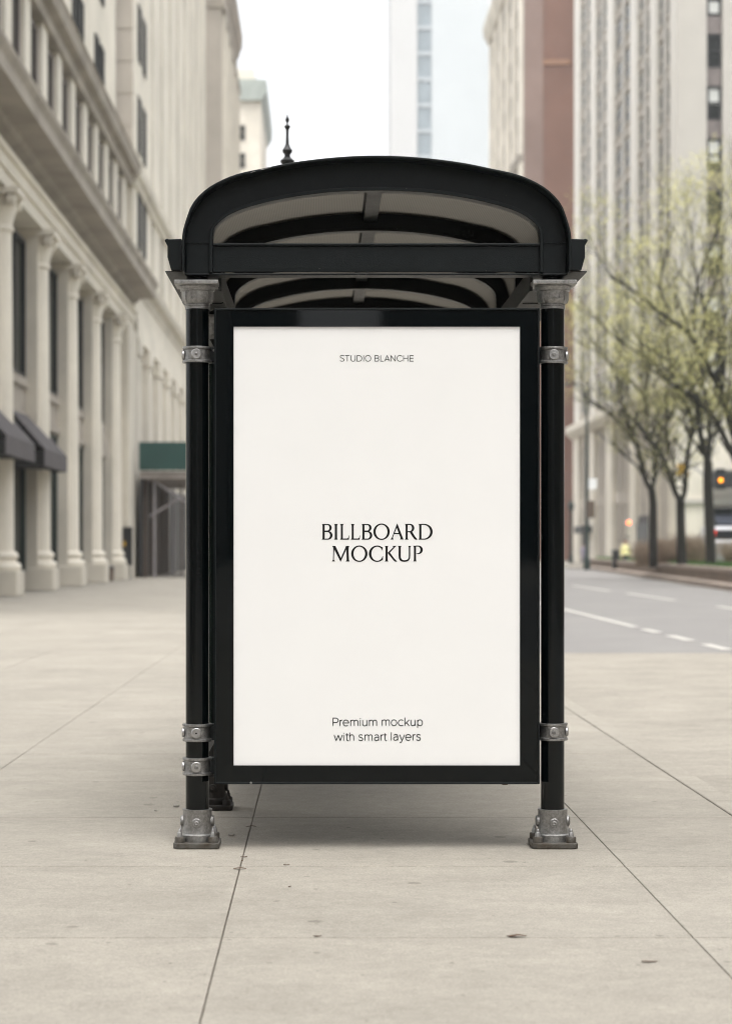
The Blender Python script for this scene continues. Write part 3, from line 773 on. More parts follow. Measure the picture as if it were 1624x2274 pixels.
# ------------------------------------------------------------------ facades
def win_x(name, y0, y1, z0, z1, x, depth, glass, frame, parent, side=1, bars=1, t=.10, rails=1):
    """window in a wall facing +X (side=1) or -X; pane at x, frame proud of it"""
    g = MB(); a, b = sorted((x, x - side * .06)); g.box(a, b, y0, y1, z0, z1)
    g.slot(1); a, b = sorted((x + side * .003, x + side * depth))
    g.box(a, b, y0, y0 + t, z0, z1); g.box(a, b, y1 - t, y1, z0, z1); g.box(a, b, y0 + t, y1 - t, z0, z0 + t); g.box(a, b, y0 + t, y1 - t, z1 - t, z1)
    for i in range(bars):
        yy = y0 + (y1 - y0) * (i + 1) / (bars + 1); g.box(a, b, yy - t / 2, yy + t / 2, z0 + t, z1 - t)
    return g.build(name, [glass, frame], parent, loc=((x) - parent.location.x, (y0 + y1) / 2 - parent.location.y, z0))
def win_y(name, x0, x1, z0, z1, y, depth, glass, frame, parent, blind=None, t=.10):
    g = MB(); g.box(x0, x1, y, y + .06, z0, z1); g.slot(1)
    g.box(x0, x0 + t, y - depth, y - .003, z0, z1); g.box(x1 - t, x1, y - depth, y - .003, z0, z1)
    g.box(x0 + t, x1 - t, y - depth, y - .003, z0, z0 + t); g.box(x0 + t, x1 - t, y - depth, y - .003, z1 - t, z1)
    zm = (z0 + z1) / 2; g.box(x0 + t, x1 - t, y - depth, y - .003, zm - t / 2, zm + t / 2)
    mats = [glass, frame]
    if blind:
        g.slot(2); mats.append(M['blind'])
        for a, b in blind: g.box(x0 + t, x1 - t, y - .03, y - .004, z0 + (z1 - z0) * a, z0 + (z1 - z0) * b)
    return g.build(name, mats, parent, loc=((x0 + x1) / 2 - parent.location.x, y - parent.location.y, z0))

# --- bank with engaged columns (left, nearest)
bank = thing('stone_building', 'pale stone building with a row of round columns and deep shadowed cornice behind the awnings', 'building', (-8.8, 60, 0))
g = MB()
g.box(-30, -9.25, 36, 90.4, 0, 45)                                       # body
COLY = [54.4 + 7.3 * i for i in range(-2, 5)]
for yc in COLY: g.box(-9.25, -8.30, yc - .62, yc + .62, 0, 10.55)
g.box(-9.25, -8.0, 86.6, 90.4, 0, 10.55)                                   # corner pier
g.box(-9.25, -8.36, 36, 37, 0, 10.55)
g.build('wall', M['lime'], bank)
col0 = None
for yc in COLY:
    if col0 is None:
        g = MB(); xc = -8.42
        g.lathe([(.42, 1.16), (.41, 3.5), (.36, 9.45)], (xc, yc, 0), 28)
        col0 = g.build('column', M['lime2'], bank, smooth=40, loc=(xc + 8.8, yc - 60, 0))
        g = MB(); g.box(xc - .66, xc + .60, yc - .66, yc + .66, 0, .66)
        g.build('plinth', M['lime'], col0, bevel=.03)
        g = MB(); g.lathe([(.58, .66), (.62, .74), (.58, .84), (.49, .88), (.48, .94), (.53, .98), (.54, 1.05), (.50, 1.11), (.43, 1.16)], (xc, yc, 0), 28)
        g.build('base', M['lime2'], col0, smooth=40)
        g = MB(); g.lathe([(.37, 9.45), (.42, 9.48), (.42, 9.56), (.38, 9.60), (.43, 9.85), (.52, 10.1), (.46, 10.12), (.48, 10.3), (.58, 10.36)], (xc, yc, 0), 24)
        for sx in (-1, 1):
            for sy in (-1, 1): g.lathe([(.05, -.12), (.16, -.1), (.16, .1), (.05, .12)], (xc + .0 + sx * .42, yc + sy * .5, 10.22), 14, 'x')
        g.box(xc - .6, xc + .62, yc - .66, yc + .66, 10.37, 10.54)
        g.build('capital', M['lime2'], col0, smooth=40)
    else:
        c2 = copy_tree(col0, bank); c2.location = (.38, yc - 60, 0)
# glazing between columns
for i in range(len(COLY) - 1):
    a, b = COLY[i] + .63, COLY[i + 1] - .63
    win_x('window', a, b, 6.2, 10.2, -8.72, .08, M['glassg'], M['dark'], bank, bars=2)
    win_x('window', a, b, .5, 4.9, -8.72, .08, M['glassg'], M['dgreen'], bank, bars=1)
    g = MB(); g.box(-9.2, -8.55, a, b, 4.95, 5.15); g.box(-9.2, -8.66, a, b, 5.15, 5.9); g.box(-9.2, -8.57, a, b, 5.9, 6.15)
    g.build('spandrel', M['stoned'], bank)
# entablature, main cornice
g = MB()
g.box(-9.4, -8.14, 36, 90.4, 10.56, 10.95); g.box(-9.4, -8.06, 36, 90.42, 10.952, 11.30)
g.prism_y([(-9.4, 11.302), (-7.98, 11.302), (-7.92, 11.42), (-8.2, 11.45), (-9.4, 11.45)], 36, 90.46)
g.build('architrave', M['lime2'], bank)
g = MB(); g.prism_y([(-9.4, 11.452), (-8.25, 11.452), (-8.25, 11.85), (-7.98, 11.95), (-7.90, 12.08), (-7.22, 12.10), (-7.22, 12.45), (-7.10, 12.62), (-7.08, 12.72), (-9.4, 12.95)], 36, 90.9)
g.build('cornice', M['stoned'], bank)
# second storey piers and windows
g = MB(); g.box(-9.22, -8.9, 36, 90.4, 12.9, 45)
yy = 48.7
while yy < 90:
    g.box(-8.9, -8.38, yy - .62, yy + .62, 12.9, 17.0); yy += 3.65
g.build('upper_wall', M['lime2'], bank)
yy = 48.7
while yy < 86.4:
    win_x('window', yy + .64, yy + 3.01, 13.3, 16.8, -8.58, .06, M['glassg'], M['bronze'], bank, bars=1); yy += 3.65
g = MB(); g.prism_y([(-9.2, 17.0), (-8.25, 17.0), (-8.2, 17.2), (-8.22, 17.35), (-7.95, 17.42), (-7.86, 17.75), (-7.80, 17.80), (-9.2, 17.95)], 36, 90.8)
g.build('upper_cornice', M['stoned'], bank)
yy = 45.0; kx = 0
while yy < 88:
    for zz in (18.9, 23.2, 27.6):
        win_x('window', yy + .3, yy + 1.5, zz, zz + 2.5, -8.86, .05, M['glassg'], M['dark'], bank, bars=0)
        win_x('window', yy + 2.2, yy + 3.4, zz, zz + 2.5, -8.86, .05, M['glassg'], M['dark'], bank, bars=0)
    yy += 7.3
g = MB()   # door surround with a small pediment between two columns
yd = (COLY[5] + COLY[6]) / 2
g.prism_x([(yd - 1.6, 4.75), (yd + 1.6, 4.75), (yd + 1.6, 5.0), (yd, 5.9), (yd - 1.6, 5.0)], -8.95, -8.32)
g.box(-8.95, -8.52, yd - 1.45, yd - 1.0, .3, 4.75); g.box(-8.95, -8.52, yd + 1.0, yd + 1.45, .3, 4.75)
g.build('door_surround', M['stoned'], bank)
g = MB(); g.box(-8.06, -8.02, COLY[2] - .12, COLY[2] + .12, Z(1170, 54.4), Z(1108, 54.4)); g.build('wall_plaque', M['dark'], bank)

# --- awnings
def awning(label, y0, y1, zb, zv, zt):
    a = thing('awning', label, 'awning', (-8.3, (y0 + y1) / 2, zb), 'grey shop awnings')
    x0, x1 = -8.70, -7.6
    g = MB(); g.add([(x0, y0, zt), (x1, y0, zv), (x1, y1, zv), (x0, y1, zt), (x0, y0, zt - .05), (x1, y0, zv - .05), (x1, y1, zv - .05), (x0, y1, zt - .05)],
                    [(0, 1, 2, 3), (7, 6, 5, 4), (0, 4, 5, 1), (3, 2, 6, 7), (1, 5, 6, 2), (0, 3, 7, 4)])
    g.build('canopy', M['awning'], a)
    g = MB(); g.box(x1 - .02, x1 + .012, y0, y1, zb, zv - .002); g.build('valance', M['awning'], a)
    g = MB(); g.box(x0, x1 - .02, y0 + .02, y0 + .05, zb, zv - .06); g.box(x0, x1 - .02, y1 - .05, y1 - .02, zb, zv - .06)
    g.box(x0, x1 - .02, y0 + .05, y1 - .05, zb + .05, zb + .08); g.build('lining', M['darkcloth'], a)
    g = MB()
    for yy in (y0 + .04, y1 - .04): g.tube([(x0, yy, zt - .12), (x1 - .03, yy, zv - .12)], .02, 6)
    g.build('awning_frame', M['dark'], a)
awning('dark grey sloped awning nearest the left picture edge', 50.3, 55.4, 3.50, 3.98, 5.25)
awning('dark grey sloped awning next to the first, farther along the colonnade', 57.3, 62.3, 3.50, 3.98, 5.25)

# --- board and bin by the corner pier
g = MB(); yb = 86.2
nb = thing('notice_board', 'tall dark board standing against the last stone pier', 'notice board', (X(283, yb), yb, 0))
g.box(X(272, yb), X(294, yb), yb - .08, yb, .55, Z(1170, yb)); g.build('board', M['dark'], nb, bevel=.02)
g = MB(); g.box(X(275, yb), X(278, yb), yb - .07, yb - .02, 0, .552); g.box(X(288, yb), X(291, yb), yb - .07, yb - .02, 0, .552); g.build('leg', M['dark'], nb)
g = MB(); g.box(X(274, yb), X(279, yb), yb - .09, yb - .0805, Z(1212, yb), Z(1202, yb)); g.build('sticker', M['yellowm'], nb)
yb = 80.0
lb = thing('litter_bin', 'small dark round bin at the foot of the stone columns', 'bin', (X(241, yb), yb, 0))
g = MB(); g.lathe([(.17, 0), (.19, .05), (.21, .48)], (X(241, yb), yb, 0), 20); g.build('body', M['brown'], lb, smooth=40)
g = MB(); g.lathe([(.22, .482), (.22, .52), (.12, .60), (0, .62)], (X(241, yb), yb, 0), 20); g.build('lid', M['dark'], lb, smooth=40)

# --- second stone building with tall vertical piers
b2 = thing('stone_building', 'tall cream stone building with close vertical piers, beyond the columned one', 'building', (-9, 120, 0))
g = MB(); g.box(-30, -8.75, 91.0, 149.9, 0, 62)
g.box(-8.75, -8.2, 91.0, 100.6, 13.4, 62)
yy = 102.0
while yy < 149:
    g.box(-8.75, -8.2, yy, yy + 4.2, 13.4, 62); yy += 5.9
g.build('wall', M['lime2'], b2)
g = MB(); g.box(-9.4, -8.23, 90.75, 90.995, 18.0, 62)
for i in range(30): g.box(-9.4, -8.19, 90.72, 90.748, 18.2 + i * 1.4, 19.1 + i * 1.4)
g.build('quoin_strip', M['lime3'], b2)
for zz in (14.6, 18.9, 23.0, 27.1, 31.2, 35.3, 39.4):
    for yw in (93.0, 95.6):
        win_x('window', yw, yw + 1.5, zz, zz + 2.5, -8.19, .05, M['glassg'], M['dark'], b2, bars=0)
    yy = 100.65
    for j in range(8):
        win_x('window', yy + (.1 if j == 0 else -.3), yy + 1.25, zz, zz + 3.3, -8.60, .05, M['glass'], M['mull'], b2, bars=0); yy += 5.9
g = MB(); g.prism_y([(-9.6, 12.5), (-8.1, 12.5), (-8.05, 12.8), (-7.75, 12.95), (-7.68, 13.25), (-9.6, 13.4)], 90.6, 149.9); g.build('cornice', M['lime'], b2)
g = MB(); g.prism_y([(-9.6, 17.05), (-8.1, 17.05), (-8.0, 17.3), (-7.85, 17.4), (-7.8, 17.75), (-9.6, 17.9)], 90.7, 149.9); g.build('upper_cornice', M['lime'], b2)
g = MB(); g.box(-9.4, -8.02, 91.1, 149.9, 10.4, 11.3); g.box(-9.4, -8.15, 91.1, 149.9, 11.302, 12.49); g.build('frieze', M['lime2'], b2)
g = MB(); py0 = 91.1
yy = 91.1
while yy < 149:
    g.box(-8.74, -8.02, yy, yy + 1.9, 0, 9.7); g.box(-8.74, -7.95, yy - .1, yy + 2.0, 9.702, 10.39); yy += 5.9
g.build('pilasters', M['lime2'], b2)
yy = 91.1
while yy < 143:
    g = MB(); ya, yb_ = yy + 2.3, yy + 5.5; ym = (ya + yb_) / 2; rr = (yb_ - ya) / 2
    pr = [(ya, .8), (yb_, .8)] + [(ym + rr * math.cos(R(t)), 6.9 + rr * math.sin(R(t))) for t in range(0, 181, 12)]
    g.prism_x(pr, -8.745, -8.70)
    g.slot(1)
    for t in range(0, 180, 20):
        p0, p1 = R(t), R(t + 20)
        g.add([(-8.55, ym + rr * math.cos(p0), 6.9 + rr * math.sin(p0)), (-8.55, ym + rr * math.cos(p1), 6.9 + rr * math.sin(p1)), (-8.55, ym + (rr + .35) * math.cos(p1), 6.9 + (rr + .35) * math.sin(p1)), (-8.55, ym + (rr + .35) * math.cos(p0), 6.9 + (rr + .35) * math.sin(p0)),
               (-8.74, ym + rr * math.cos(p0), 6.9 + rr * math.sin(p0)), (-8.74, ym + rr * math.cos(p1), 6.9 + rr * math.sin(p1)), (-8.74, ym + (rr + .35) * math.cos(p1), 6.9 + (rr + .35) * math.sin(p1)), (-8.74, ym + (rr + .35) * math.cos(p0), 6.9 + (rr + .35) * math.sin(p0))],
              [(0, 1, 2, 3), (0, 4, 5, 1), (2, 6, 7, 3)])
    g.build('arched_window', [M['glassg'], M['lime2']], b2); yy += 5.9

# --- third and fourth buildings down the left side
b3 = thing('stone_building', 'flat fronted stone tower with overhanging top cornice against the sky', 'building', (-8, 164, 0))
g = MB(); g.box(-30, -7.2, 150, 178, 0, 44); g.build('wall', M['lime3'], b3)
g = MB(); g.box(-8.75, -7.18, 149.6, 149.995, 0, 39.9); g.build('corner_pier', M['lime3'], b3)
g = MB()
for yy in (151.0, 156, 161, 166, 171, 175.8): g.box(-7.2, -6.98, yy, yy + 1.9, 13, 39.9)
g.build('pilasters', M['lime2'], b3)
g = MB(); g.box(-9, -6.95, 149.5, 178.2, 39.92, 40.5); g.build('string_course', M['stoned'], b3)
g = MB(); g.prism_y([(-9, 43.0), (-7.1, 43.0), (-6.95, 43.6), (-6.8, 43.9), (-6.75, 44.9), (-9, 45.4)], 149.0, 178.4); g.build('cornice', M['lime3'], b3)
for yy in (153.0, 158, 163, 168, 173):
    for zz in (14.5, 18.5, 22.5, 26.5, 30.5, 34.5): win_x('window', yy + .2, yy + 1.7, zz, zz + 2.4, -7.19, .05, M['glass'], M['mull'], b3, bars=0)
b4 = thing('stone_building', 'distant low stone block with green copper eaves left of the finial', 'building', (-12, 285, 0))
g = MB(); g.box(-30, -8.2, 280, 312, 0, 62.0); g.box(-30, -9.1, 282, 305, 63.9, 66.0); g.build('wall', M['lime2'], b4)
g = MB(); g.prism_y([(-30, 61.2), (-8.1, 61.2), (-7.45, 62.4), (-7.4, 63.9), (-8.5, 64.0), (-30, 64.0)], 279.3, 312.8); g.build('copper_eaves', M['copper'], b4)
for i in range(8):
    zz = 58.0 - 3.72 * i
    for xx in (-10.7, -13.4): win_y('window', xx - .45, xx + .45, zz - 2.1, zz, 279.94, .04, M['glass'], M['mull'], b4, t=.08)
g = MB(); g.box(-30, -8.0, 279.7, 279.995, 46.9, 47.5); g.build('string_course', M['stoned'], b4)

# --- sidewalk shed with green hoarding
ys = 89.0
sh = thing('sidewalk_shed', 'scaffold shed with dark green hoarding and pipe braces over the pavement', 'scaffold', (X(390, ys), ys, 0))
xr_ = X(485, ys)
g = MB(); g.box(X(308, ys), xr_ + .1, ys, ys + .1, Z(1044, ys), Z(981, ys)); g.box(xr_, xr_ + .1, ys + .101, ys + 16, Z(1044, ys), Z(981, ys)); g.build('hoarding', M['green'], sh)
g = MB(); g.box(X(309, ys), xr_ - .02, ys + .105, ys + 16, Z(1062, ys), Z(1046, ys)); g.build('deck', M['timber'], sh)
for i, (px, dy) in enumerate(((340, .6), (377, 7.5), (340, 12), (430, .6), (455, 12))):
    g = MB(); q = at(px, 1272, ys + dy if px in (377,) else ys + .6); xx = X(px, ys); g.tube([(xx, ys + dy, .02), (xx, ys + dy, Z(1063, ys))], .06, 10)
    g.lathe([(.14, .004), (.14, .02)], (xx, ys + dy, 0), 12); g.build('leg', M['pipe'] if i != 1 else M['timber'], sh, smooth=40)
def brace(a, b, dy): 
    g = MB(); g.tube([(X(a[0], ys), ys + dy, Z(a[1], ys)), (X(b[0], ys), ys + dy, Z(b[1], ys))], .045, 8); g.build('brace', M['pipe'], sh, smooth=40)
brace((340, 1068), (436, 1130), .48); brace((330, 1146), (436, 1084), .36)
g = MB(); g.box(-7.78, -7.70, ys + .3, ys + 40, .05, Z(1063, ys)); g.build('back_panel', M['dark'], sh)
for i in range(5):
    g = MB(); g.box(-7.69, -7.55, ys + 1.2 + i * 3.1, ys + 1.6 + i * 3.1, .02, Z(1063, ys) - .01); g.build('back_post', M['brown'], sh)

# --- right hand: white piered tower
wt = thing('office_tower', 'white stone tower with tall plain piers and paired dark windows above the trees', 'building', (25.5, 150, 0))
XF = 25.4
PY_ = [(150.02, 153.2), (159.6, 162.6), (169.6, 173.0), (183.2, 187.2), (195.4, 198.6), (207.2, 211.4)]
H0, ST, NS = 13.6, 3.74, 13
g = MB(); g.box(XF + .45, 70, 150.45, 211, 0, 72)
XW0, XW1 = X(1567.5, 150), X(1603, 150)
g.box(XF + .001, XW0, 149.9, 150.018, H0, 72); g.box(XF + .45, XW0, 150.0181, 150.449, H0, 72); g.box(XW1, 36.5, 150.0, 150.449, H0, 72); g.box(36.5 + (XW1 - XW0), 70, 150.0, 150.449, H0, 72)
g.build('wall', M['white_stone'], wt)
for a, b in PY_: g = MB(); g.box(XF, XF + .449, a, b, H0, 72); g.build('tall_pier', M['bright_pier'], wt)
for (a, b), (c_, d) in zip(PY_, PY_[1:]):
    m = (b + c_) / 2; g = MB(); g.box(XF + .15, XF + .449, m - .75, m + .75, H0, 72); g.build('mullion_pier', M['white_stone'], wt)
for (a, b), (c_, d) in zip(PY_, PY_[1:]):
    m = (b + c_) / 2
    for i in range(NS):
        z0 = H0 + .9 + ST * i
        g = MB()
        for u, v in ((b + .02, m - .77), (m + .77, c_ - .02)):
            g.slot(0).box(XF + .30, XF + .44, u, v, z0, z0 + 2.5)
            g.slot(1).box(XF + .22, XF + .44, u, v, z0 - .85, z0 - .002); g.box(XF + .10, XF + .46, u, v, z0 - .12, z0 - .003); g.box(XF + .24, XF + .299, u, v, z0 + 1.2, z0 + 1.32)
            g.slot(2).box(XF + .24, XF + .299, u, u + .45, z0, z0 + 2.5)
        g.build('window', [M['glass'], M['mull'], M['mull']], wt, loc=(XF - 25.5, m - 150, z0))
zc = [Z(105, 150) - .0 + ST * 0 + (j - 6) * -ST for j in range(14)]
for j in range(12):
    ztop = Z(190, 150) + ST * (3 - j)
    if ztop < H0 + 1.5: break
    bl = [((.52, 1),), ((.5, 1), (.05, .42)), (), ((.45, 1),), ((.3, 1),), (), ((.6, 1),)][j % 7]
    win_y('window', XW0 + .08, XW1 - .08, ztop - 2.35, ztop, 150.30, .12, M['glass'], M['dark'], wt, blind=list(bl) or None, t=.13)
    g = MB(); g.box(XW0 + .02, XW1 - .02, 150.22, 150.44, ztop - ST + .06, ztop - 2.41); g.build('spandrel', M['bronze'], wt)
for j in range(12):
    ztop = Z(190, 150) + ST * (3 - j); dx_ = 36.5 - XW1 + (XW1 - XW0)
    if ztop < H0 + 1.5: break
    win_y('window', 36.58, 36.42 + XW1 - XW0, ztop - 2.35, ztop, 150.30, .12, M['glass'], M['dark'], wt, blind=[(.5, 1)] if j % 3 else None, t=.13)
    g = MB(); g.box(36.52, 36.48 + XW1 - XW0, 150.22, 150.44, ztop - ST + .06, ztop - 2.41); g.build('spandrel', M['bronze'], wt)
# lower storeys: fluted pilasters and a ledge
for a, b in PY_:
    g = MB(); g.box(XF - .1, XF + .449, a, b, 0, 12.3); g.build('pier', M['lime2'], wt)
g = MB()
g.box(XF + .05, 27.3, 150.0, 150.449, 0, 12.3); g.box(32.2, 36, 150.0, 150.449, 0, 12.3); g.box(27.3, 32.2, 150.2, 150.449, 6.9, 12.3)
g.build('lower_wall', M['lime2'], wt)
for (a, b), (c_, d) in zip(PY_, PY_[1:]):
    w_ = (c_ - b) / 3
    g = MB(); g.box(XF + .25, XF + .449, b, c_, 5.2, 6.1); g.box(XF + .25, XF + .449, b, c_, 11.2, 12.3)
    for i in (1, 2): g.box(XF + .1, XF + .449, b + w_ * i - .55, b + w_ * i + .55, 0, 12.3)
    g.build('bay_piers', M['lime3'], wt)
    for z0, z1 in ((.3, 5.19), (6.11, 11.19)):
        for i in range(3):
            win_x('window', b + w_ * i + (.56 if i else .02), b + w_ * (i + 1) - (.56 if i < 2 else .02), z0, z1, XF + .44, .10, M['glass'], M['mull'], wt, side=-1, bars=1)
g = MB(); g.prism_y([(XF - .9, 12.9), (XF - .85, 13.5), (XF + .44, 13.59), (XF + .44, 12.302), (XF - .3, 12.302)], 149.4, 211.5); g.box(XF + .441, 70, 149.4, 150.44, 12.31, 13.58); g.build('ledge', M['lime'], wt)
g = MB(); g.box(XF - .12, 60, 149.75, 149.998, Z(1118, 150), Z(1108, 150)); g.build('band', M['white_stone'], wt)
win_y('shop_window', 28.0, 31.8, .6, 4.2, 150.12, .10, M['glassg'], M['dark'], wt)
g = MB(); g.box(27.7, 42, 148.6, 149.7, Z(1083, 149), Z(1048, 149)); g.build('dark_canopy', M['dark'], wt)
g = MB(); g.prism_x([(149.7, Z(1142, 149)), (147.9, Z(1162, 149)), (147.9, Z(1166, 149)), (149.7, Z(1166, 149))], 27.9, 42); g.build('navy_awning', M['navy'], wt)
g = MB(); g.box(X(1420, 170), XF + .05, 164.2, 168.8, Z(1165, 168), Z(1146, 168)); g.build('shop_awning', M['awning'], wt)
g = MB(); g.box(XF - .02, XF + .12, 163.4, 169.2, .2, 3.3); g.build('shopfront', M['glassg'], wt)
g = MB(); g.box(XF - 1.0, XF + .05, 196.5, 203, Z(1184, 200), Z(1168, 200)); g.build('door_canopy', M['dark'], wt)
g = MB(); g.box(XF - .03, XF + .1, 198.7, 205, .1, 2.8); g.build('doorway', M['glassg'], wt)

# --- brick flank of the building behind
bb = thing('brick_building', 'red brick flank wall with paler panel, left of the white tower', 'building', (26, 231, 0))
g = MB(); g.box(22.3, 60, 230.5, 272, 0, 95); g.build('body', M['brick'], bb)
g = MB(); g.box(X(1163, 230), 58, 230.0, 230.498, 0, 95); g.build('brick_wall', M['brick'], bb)
g = MB(); g.box(X(1163.5, 230), X(1205, 230), 229.9, 229.998, Z(500, 230), 95); g.build('pale_panel', M['brickpale'], bb)  # paler strip on the upper brick flank
g = MB(); g.box(X(1204, 230), X(1264, 230), 229.9, 229.998, Z(143, 230), Z(131, 230)); g.build('brick_band', M['orange'], bb)
g = MB(); g.box(22.0, 22.299, 230.02, 273, 0, 95); g.build('stone_front', M['lime3'], bb)
g = MB()
for yy in (230.05, 238, 246.5, 255, 263.5, 270.5): g.box(21.7, 21.999, yy, yy + 2.4, 0, 66.8)
g.build('pilasters', M['lime2'], bb)
g = MB(); g.prism_y([(22.29, 67.0), (21.6, 67.0), (21.0, 68.2), (20.9, 69.2), (22.29, 69.5)], 230.1, 273.5); g.build('cornice', M['lime'], bb)
g = MB(); g.prism_y([(22.29, 43.8), (21.55, 43.8), (21.35, 44.6), (22.29, 44.8)], 230.03, 273.2); g.build('string_course', M['stoned'], bb)
for yy in (233.2, 241.3, 249.7, 258.2, 266.4):
    for i in range(13): win_x('window', yy, yy + 4.2, 15.5 + 4 * i, 18.2 + 4 * i, 21.99, .06, M['glass'], M['mull'], bb, side=-1, bars=2, t=.2) if not 11 < 15.5 + 4 * i < 11 else None

# --- pale glass tower far away
tw = thing('glass_tower', 'very pale distant tower with one blue grey window strip against the white sky', 'tower', (22, 500, 0))
yt = 500.0
g = MB(); g.box(X(868, yt), X(925.5, yt), yt, yt + 30, 0, 170); g.build('white_wing', M['tower'], tw)
g = MB(); g.box(X(958, yt), X(1086, yt), yt + 1, yt + 34, 0, 168); g.build('glass_wing', M['towerglass'], tw)
g = MB(); g.box(X(925.6, yt), X(957.9, yt), yt + 1.5, yt + 30, 0, 165); g.build('window_strip', M['towerwin'], tw)
g = MB()
for i in range(40): g.box(X(925.7, yt), X(957.8, yt), yt + 1.2, yt + 1.49, 8 + i * 6.2, 8.9 + i * 6.2) if 8.9 + i * 6.2 < 164 else None
g.build('spandrel', mat('pale_spandrel', (.42, .455, .47), .4), tw)

# --- buildings behind the viewer (they show in the glossy panel border and posts)
for lab, x0, x1 in (('dark street block closing the street behind the viewer, left part', -70, -2.6), ('dark street block closing the street behind the viewer, right part', 6.8, 70)):
    bb_ = thing('street_block', lab, 'building', ((x0 + x1) / 2, -215, 0))
    g = MB(); g.box(x0, x1, -230, -200, 0, 45); g.build('wall', mat('dark_block_stone', (.16, .15, .14), .8, .3, .1), bb_)
    g = MB(); g.box(x0 - .5, x1 + .5, -230.5, -199.5, 45.01, 46.5); g.build('parapet', M['stoned'], bb_)

rb_ = thing('street_block', 'grey stone street block lining the left side behind the viewer', 'building', (-20, -90, 0))
g = MB(); g.box(-34, -9, -190, 1, 0, 46); g.build('wall', mat('grey_block_stone', (.27, .25, .225), .8, .3, .1), rb_)
g = MB(); g.box(-34, -8.4, -190.5, 1.5, 46.01, 47.2); g.build('parapet', M['stoned'], rb_)
rb_ = thing('street_block', 'brown stone street block lining the right side behind the viewer', 'building', (40, -40, 0))
g = MB(); g.box(24.5, 70, -190, 45, 0, 28); g.build('wall', mat('brown_block_stone', (.25, .22, .19), .8, .3, .1), rb_)
g = MB()
for i in range(31): g.box(24.2, 24.49, -186 + i * 7.4, -183 + i * 7.4, 0, 27)
g.build('pilasters', M['lime3'], rb_)

# ------------------------------------------------------------------ planter with trees
P0, P1 = Vector((11.06, 30, 0)), Vector((18.9, 148.5, 0))
d = (P1 - P0).normalized(); nrm = Vector((d.y, -d.x, 0))       # towards the planting
pw = thing('planter_wall', 'long low brown granite planter wall beside the road', 'wall', (P0.x, P0.y, -.13))
def along(g, prof):
    a = [P0 + nrm * u + Vector((0, 0, z)) for u, z in prof]; b = [P1 + nrm * u + Vector((0, 0, z)) for u, z in prof]; n = len(prof)
    g.add(a + b, [tuple(range(n)), tuple(range(2 * n - 1, n - 1, -1))] + [(i, n + i, n + (i + 1) % n, (i + 1) % n) for i in range(n)])
g = MB(); along(g, [(-.45, -.3), (-.45, .05), (.05, .09), (.05, -.3)]); g.build('footing', M['granitel'], pw)
g = MB(); along(g, [(.0, .05), (.0, .42), (.42, .42), (.42, .05)]); e1 = P1 + nrm * .0
g.box(P1.x + .0, 40, P1.y - .4, P1.y - .003, -.1, .42); g.build('face', M['granite'], pw)
g = MB(); along(g, [(-.06, .421), (-.06, .57), (.48, .57), (.48, .421)]); g.box(P1.x + .0, 40, P1.y - .5, P1.y + .05, .422, .568); g.build('coping', M['granitel'], pw)
g = MB(); nn = 46; mm = 10; vs = []; fs = []
for i in range(nn + 1):
    for j in range(mm + 1):
        p = P0.lerp(P1, i / nn) + nrm * (.44 + 9 * (j / mm) ** 1.5); p.y = min(p.y, 148)
        p.z = .50 + min(1, j / 2) * (.10 + .10 * noise.noise(p * .35)) + .05 * noise.noise(p * 1.7); vs.append(p)
for i in range(nn):
    for j in range(mm): a = i * (mm + 1) + j; fs.append((a, a + 1, a + mm + 2, a + mm + 1))
g.add(vs, fs)
rg = random.Random(3)
for i in range(5000):
    t = rg.uniform(.25, 1); p = P0.lerp(P1, t) + nrm * (.46 + 4.5 * rg.random() ** 2)
    z = .52; h = rg.uniform(.06, .2); a = rg.uniform(0, 6.28); w = .04
    g.add([(p.x - w * math.cos(a), p.y - w * math.sin(a), z), (p.x + w * math.cos(a), p.y + w * math.sin(a), z), (p.x + rg.uniform(-.05, .05), p.y + rg.uniform(-.05, .05), z + h + .06)], [(0, 1, 2)])
tag(g.build('grass', M['grass'], recalc=False), 'short green grass growing in the granite planter', 'grass', kind='stuff')

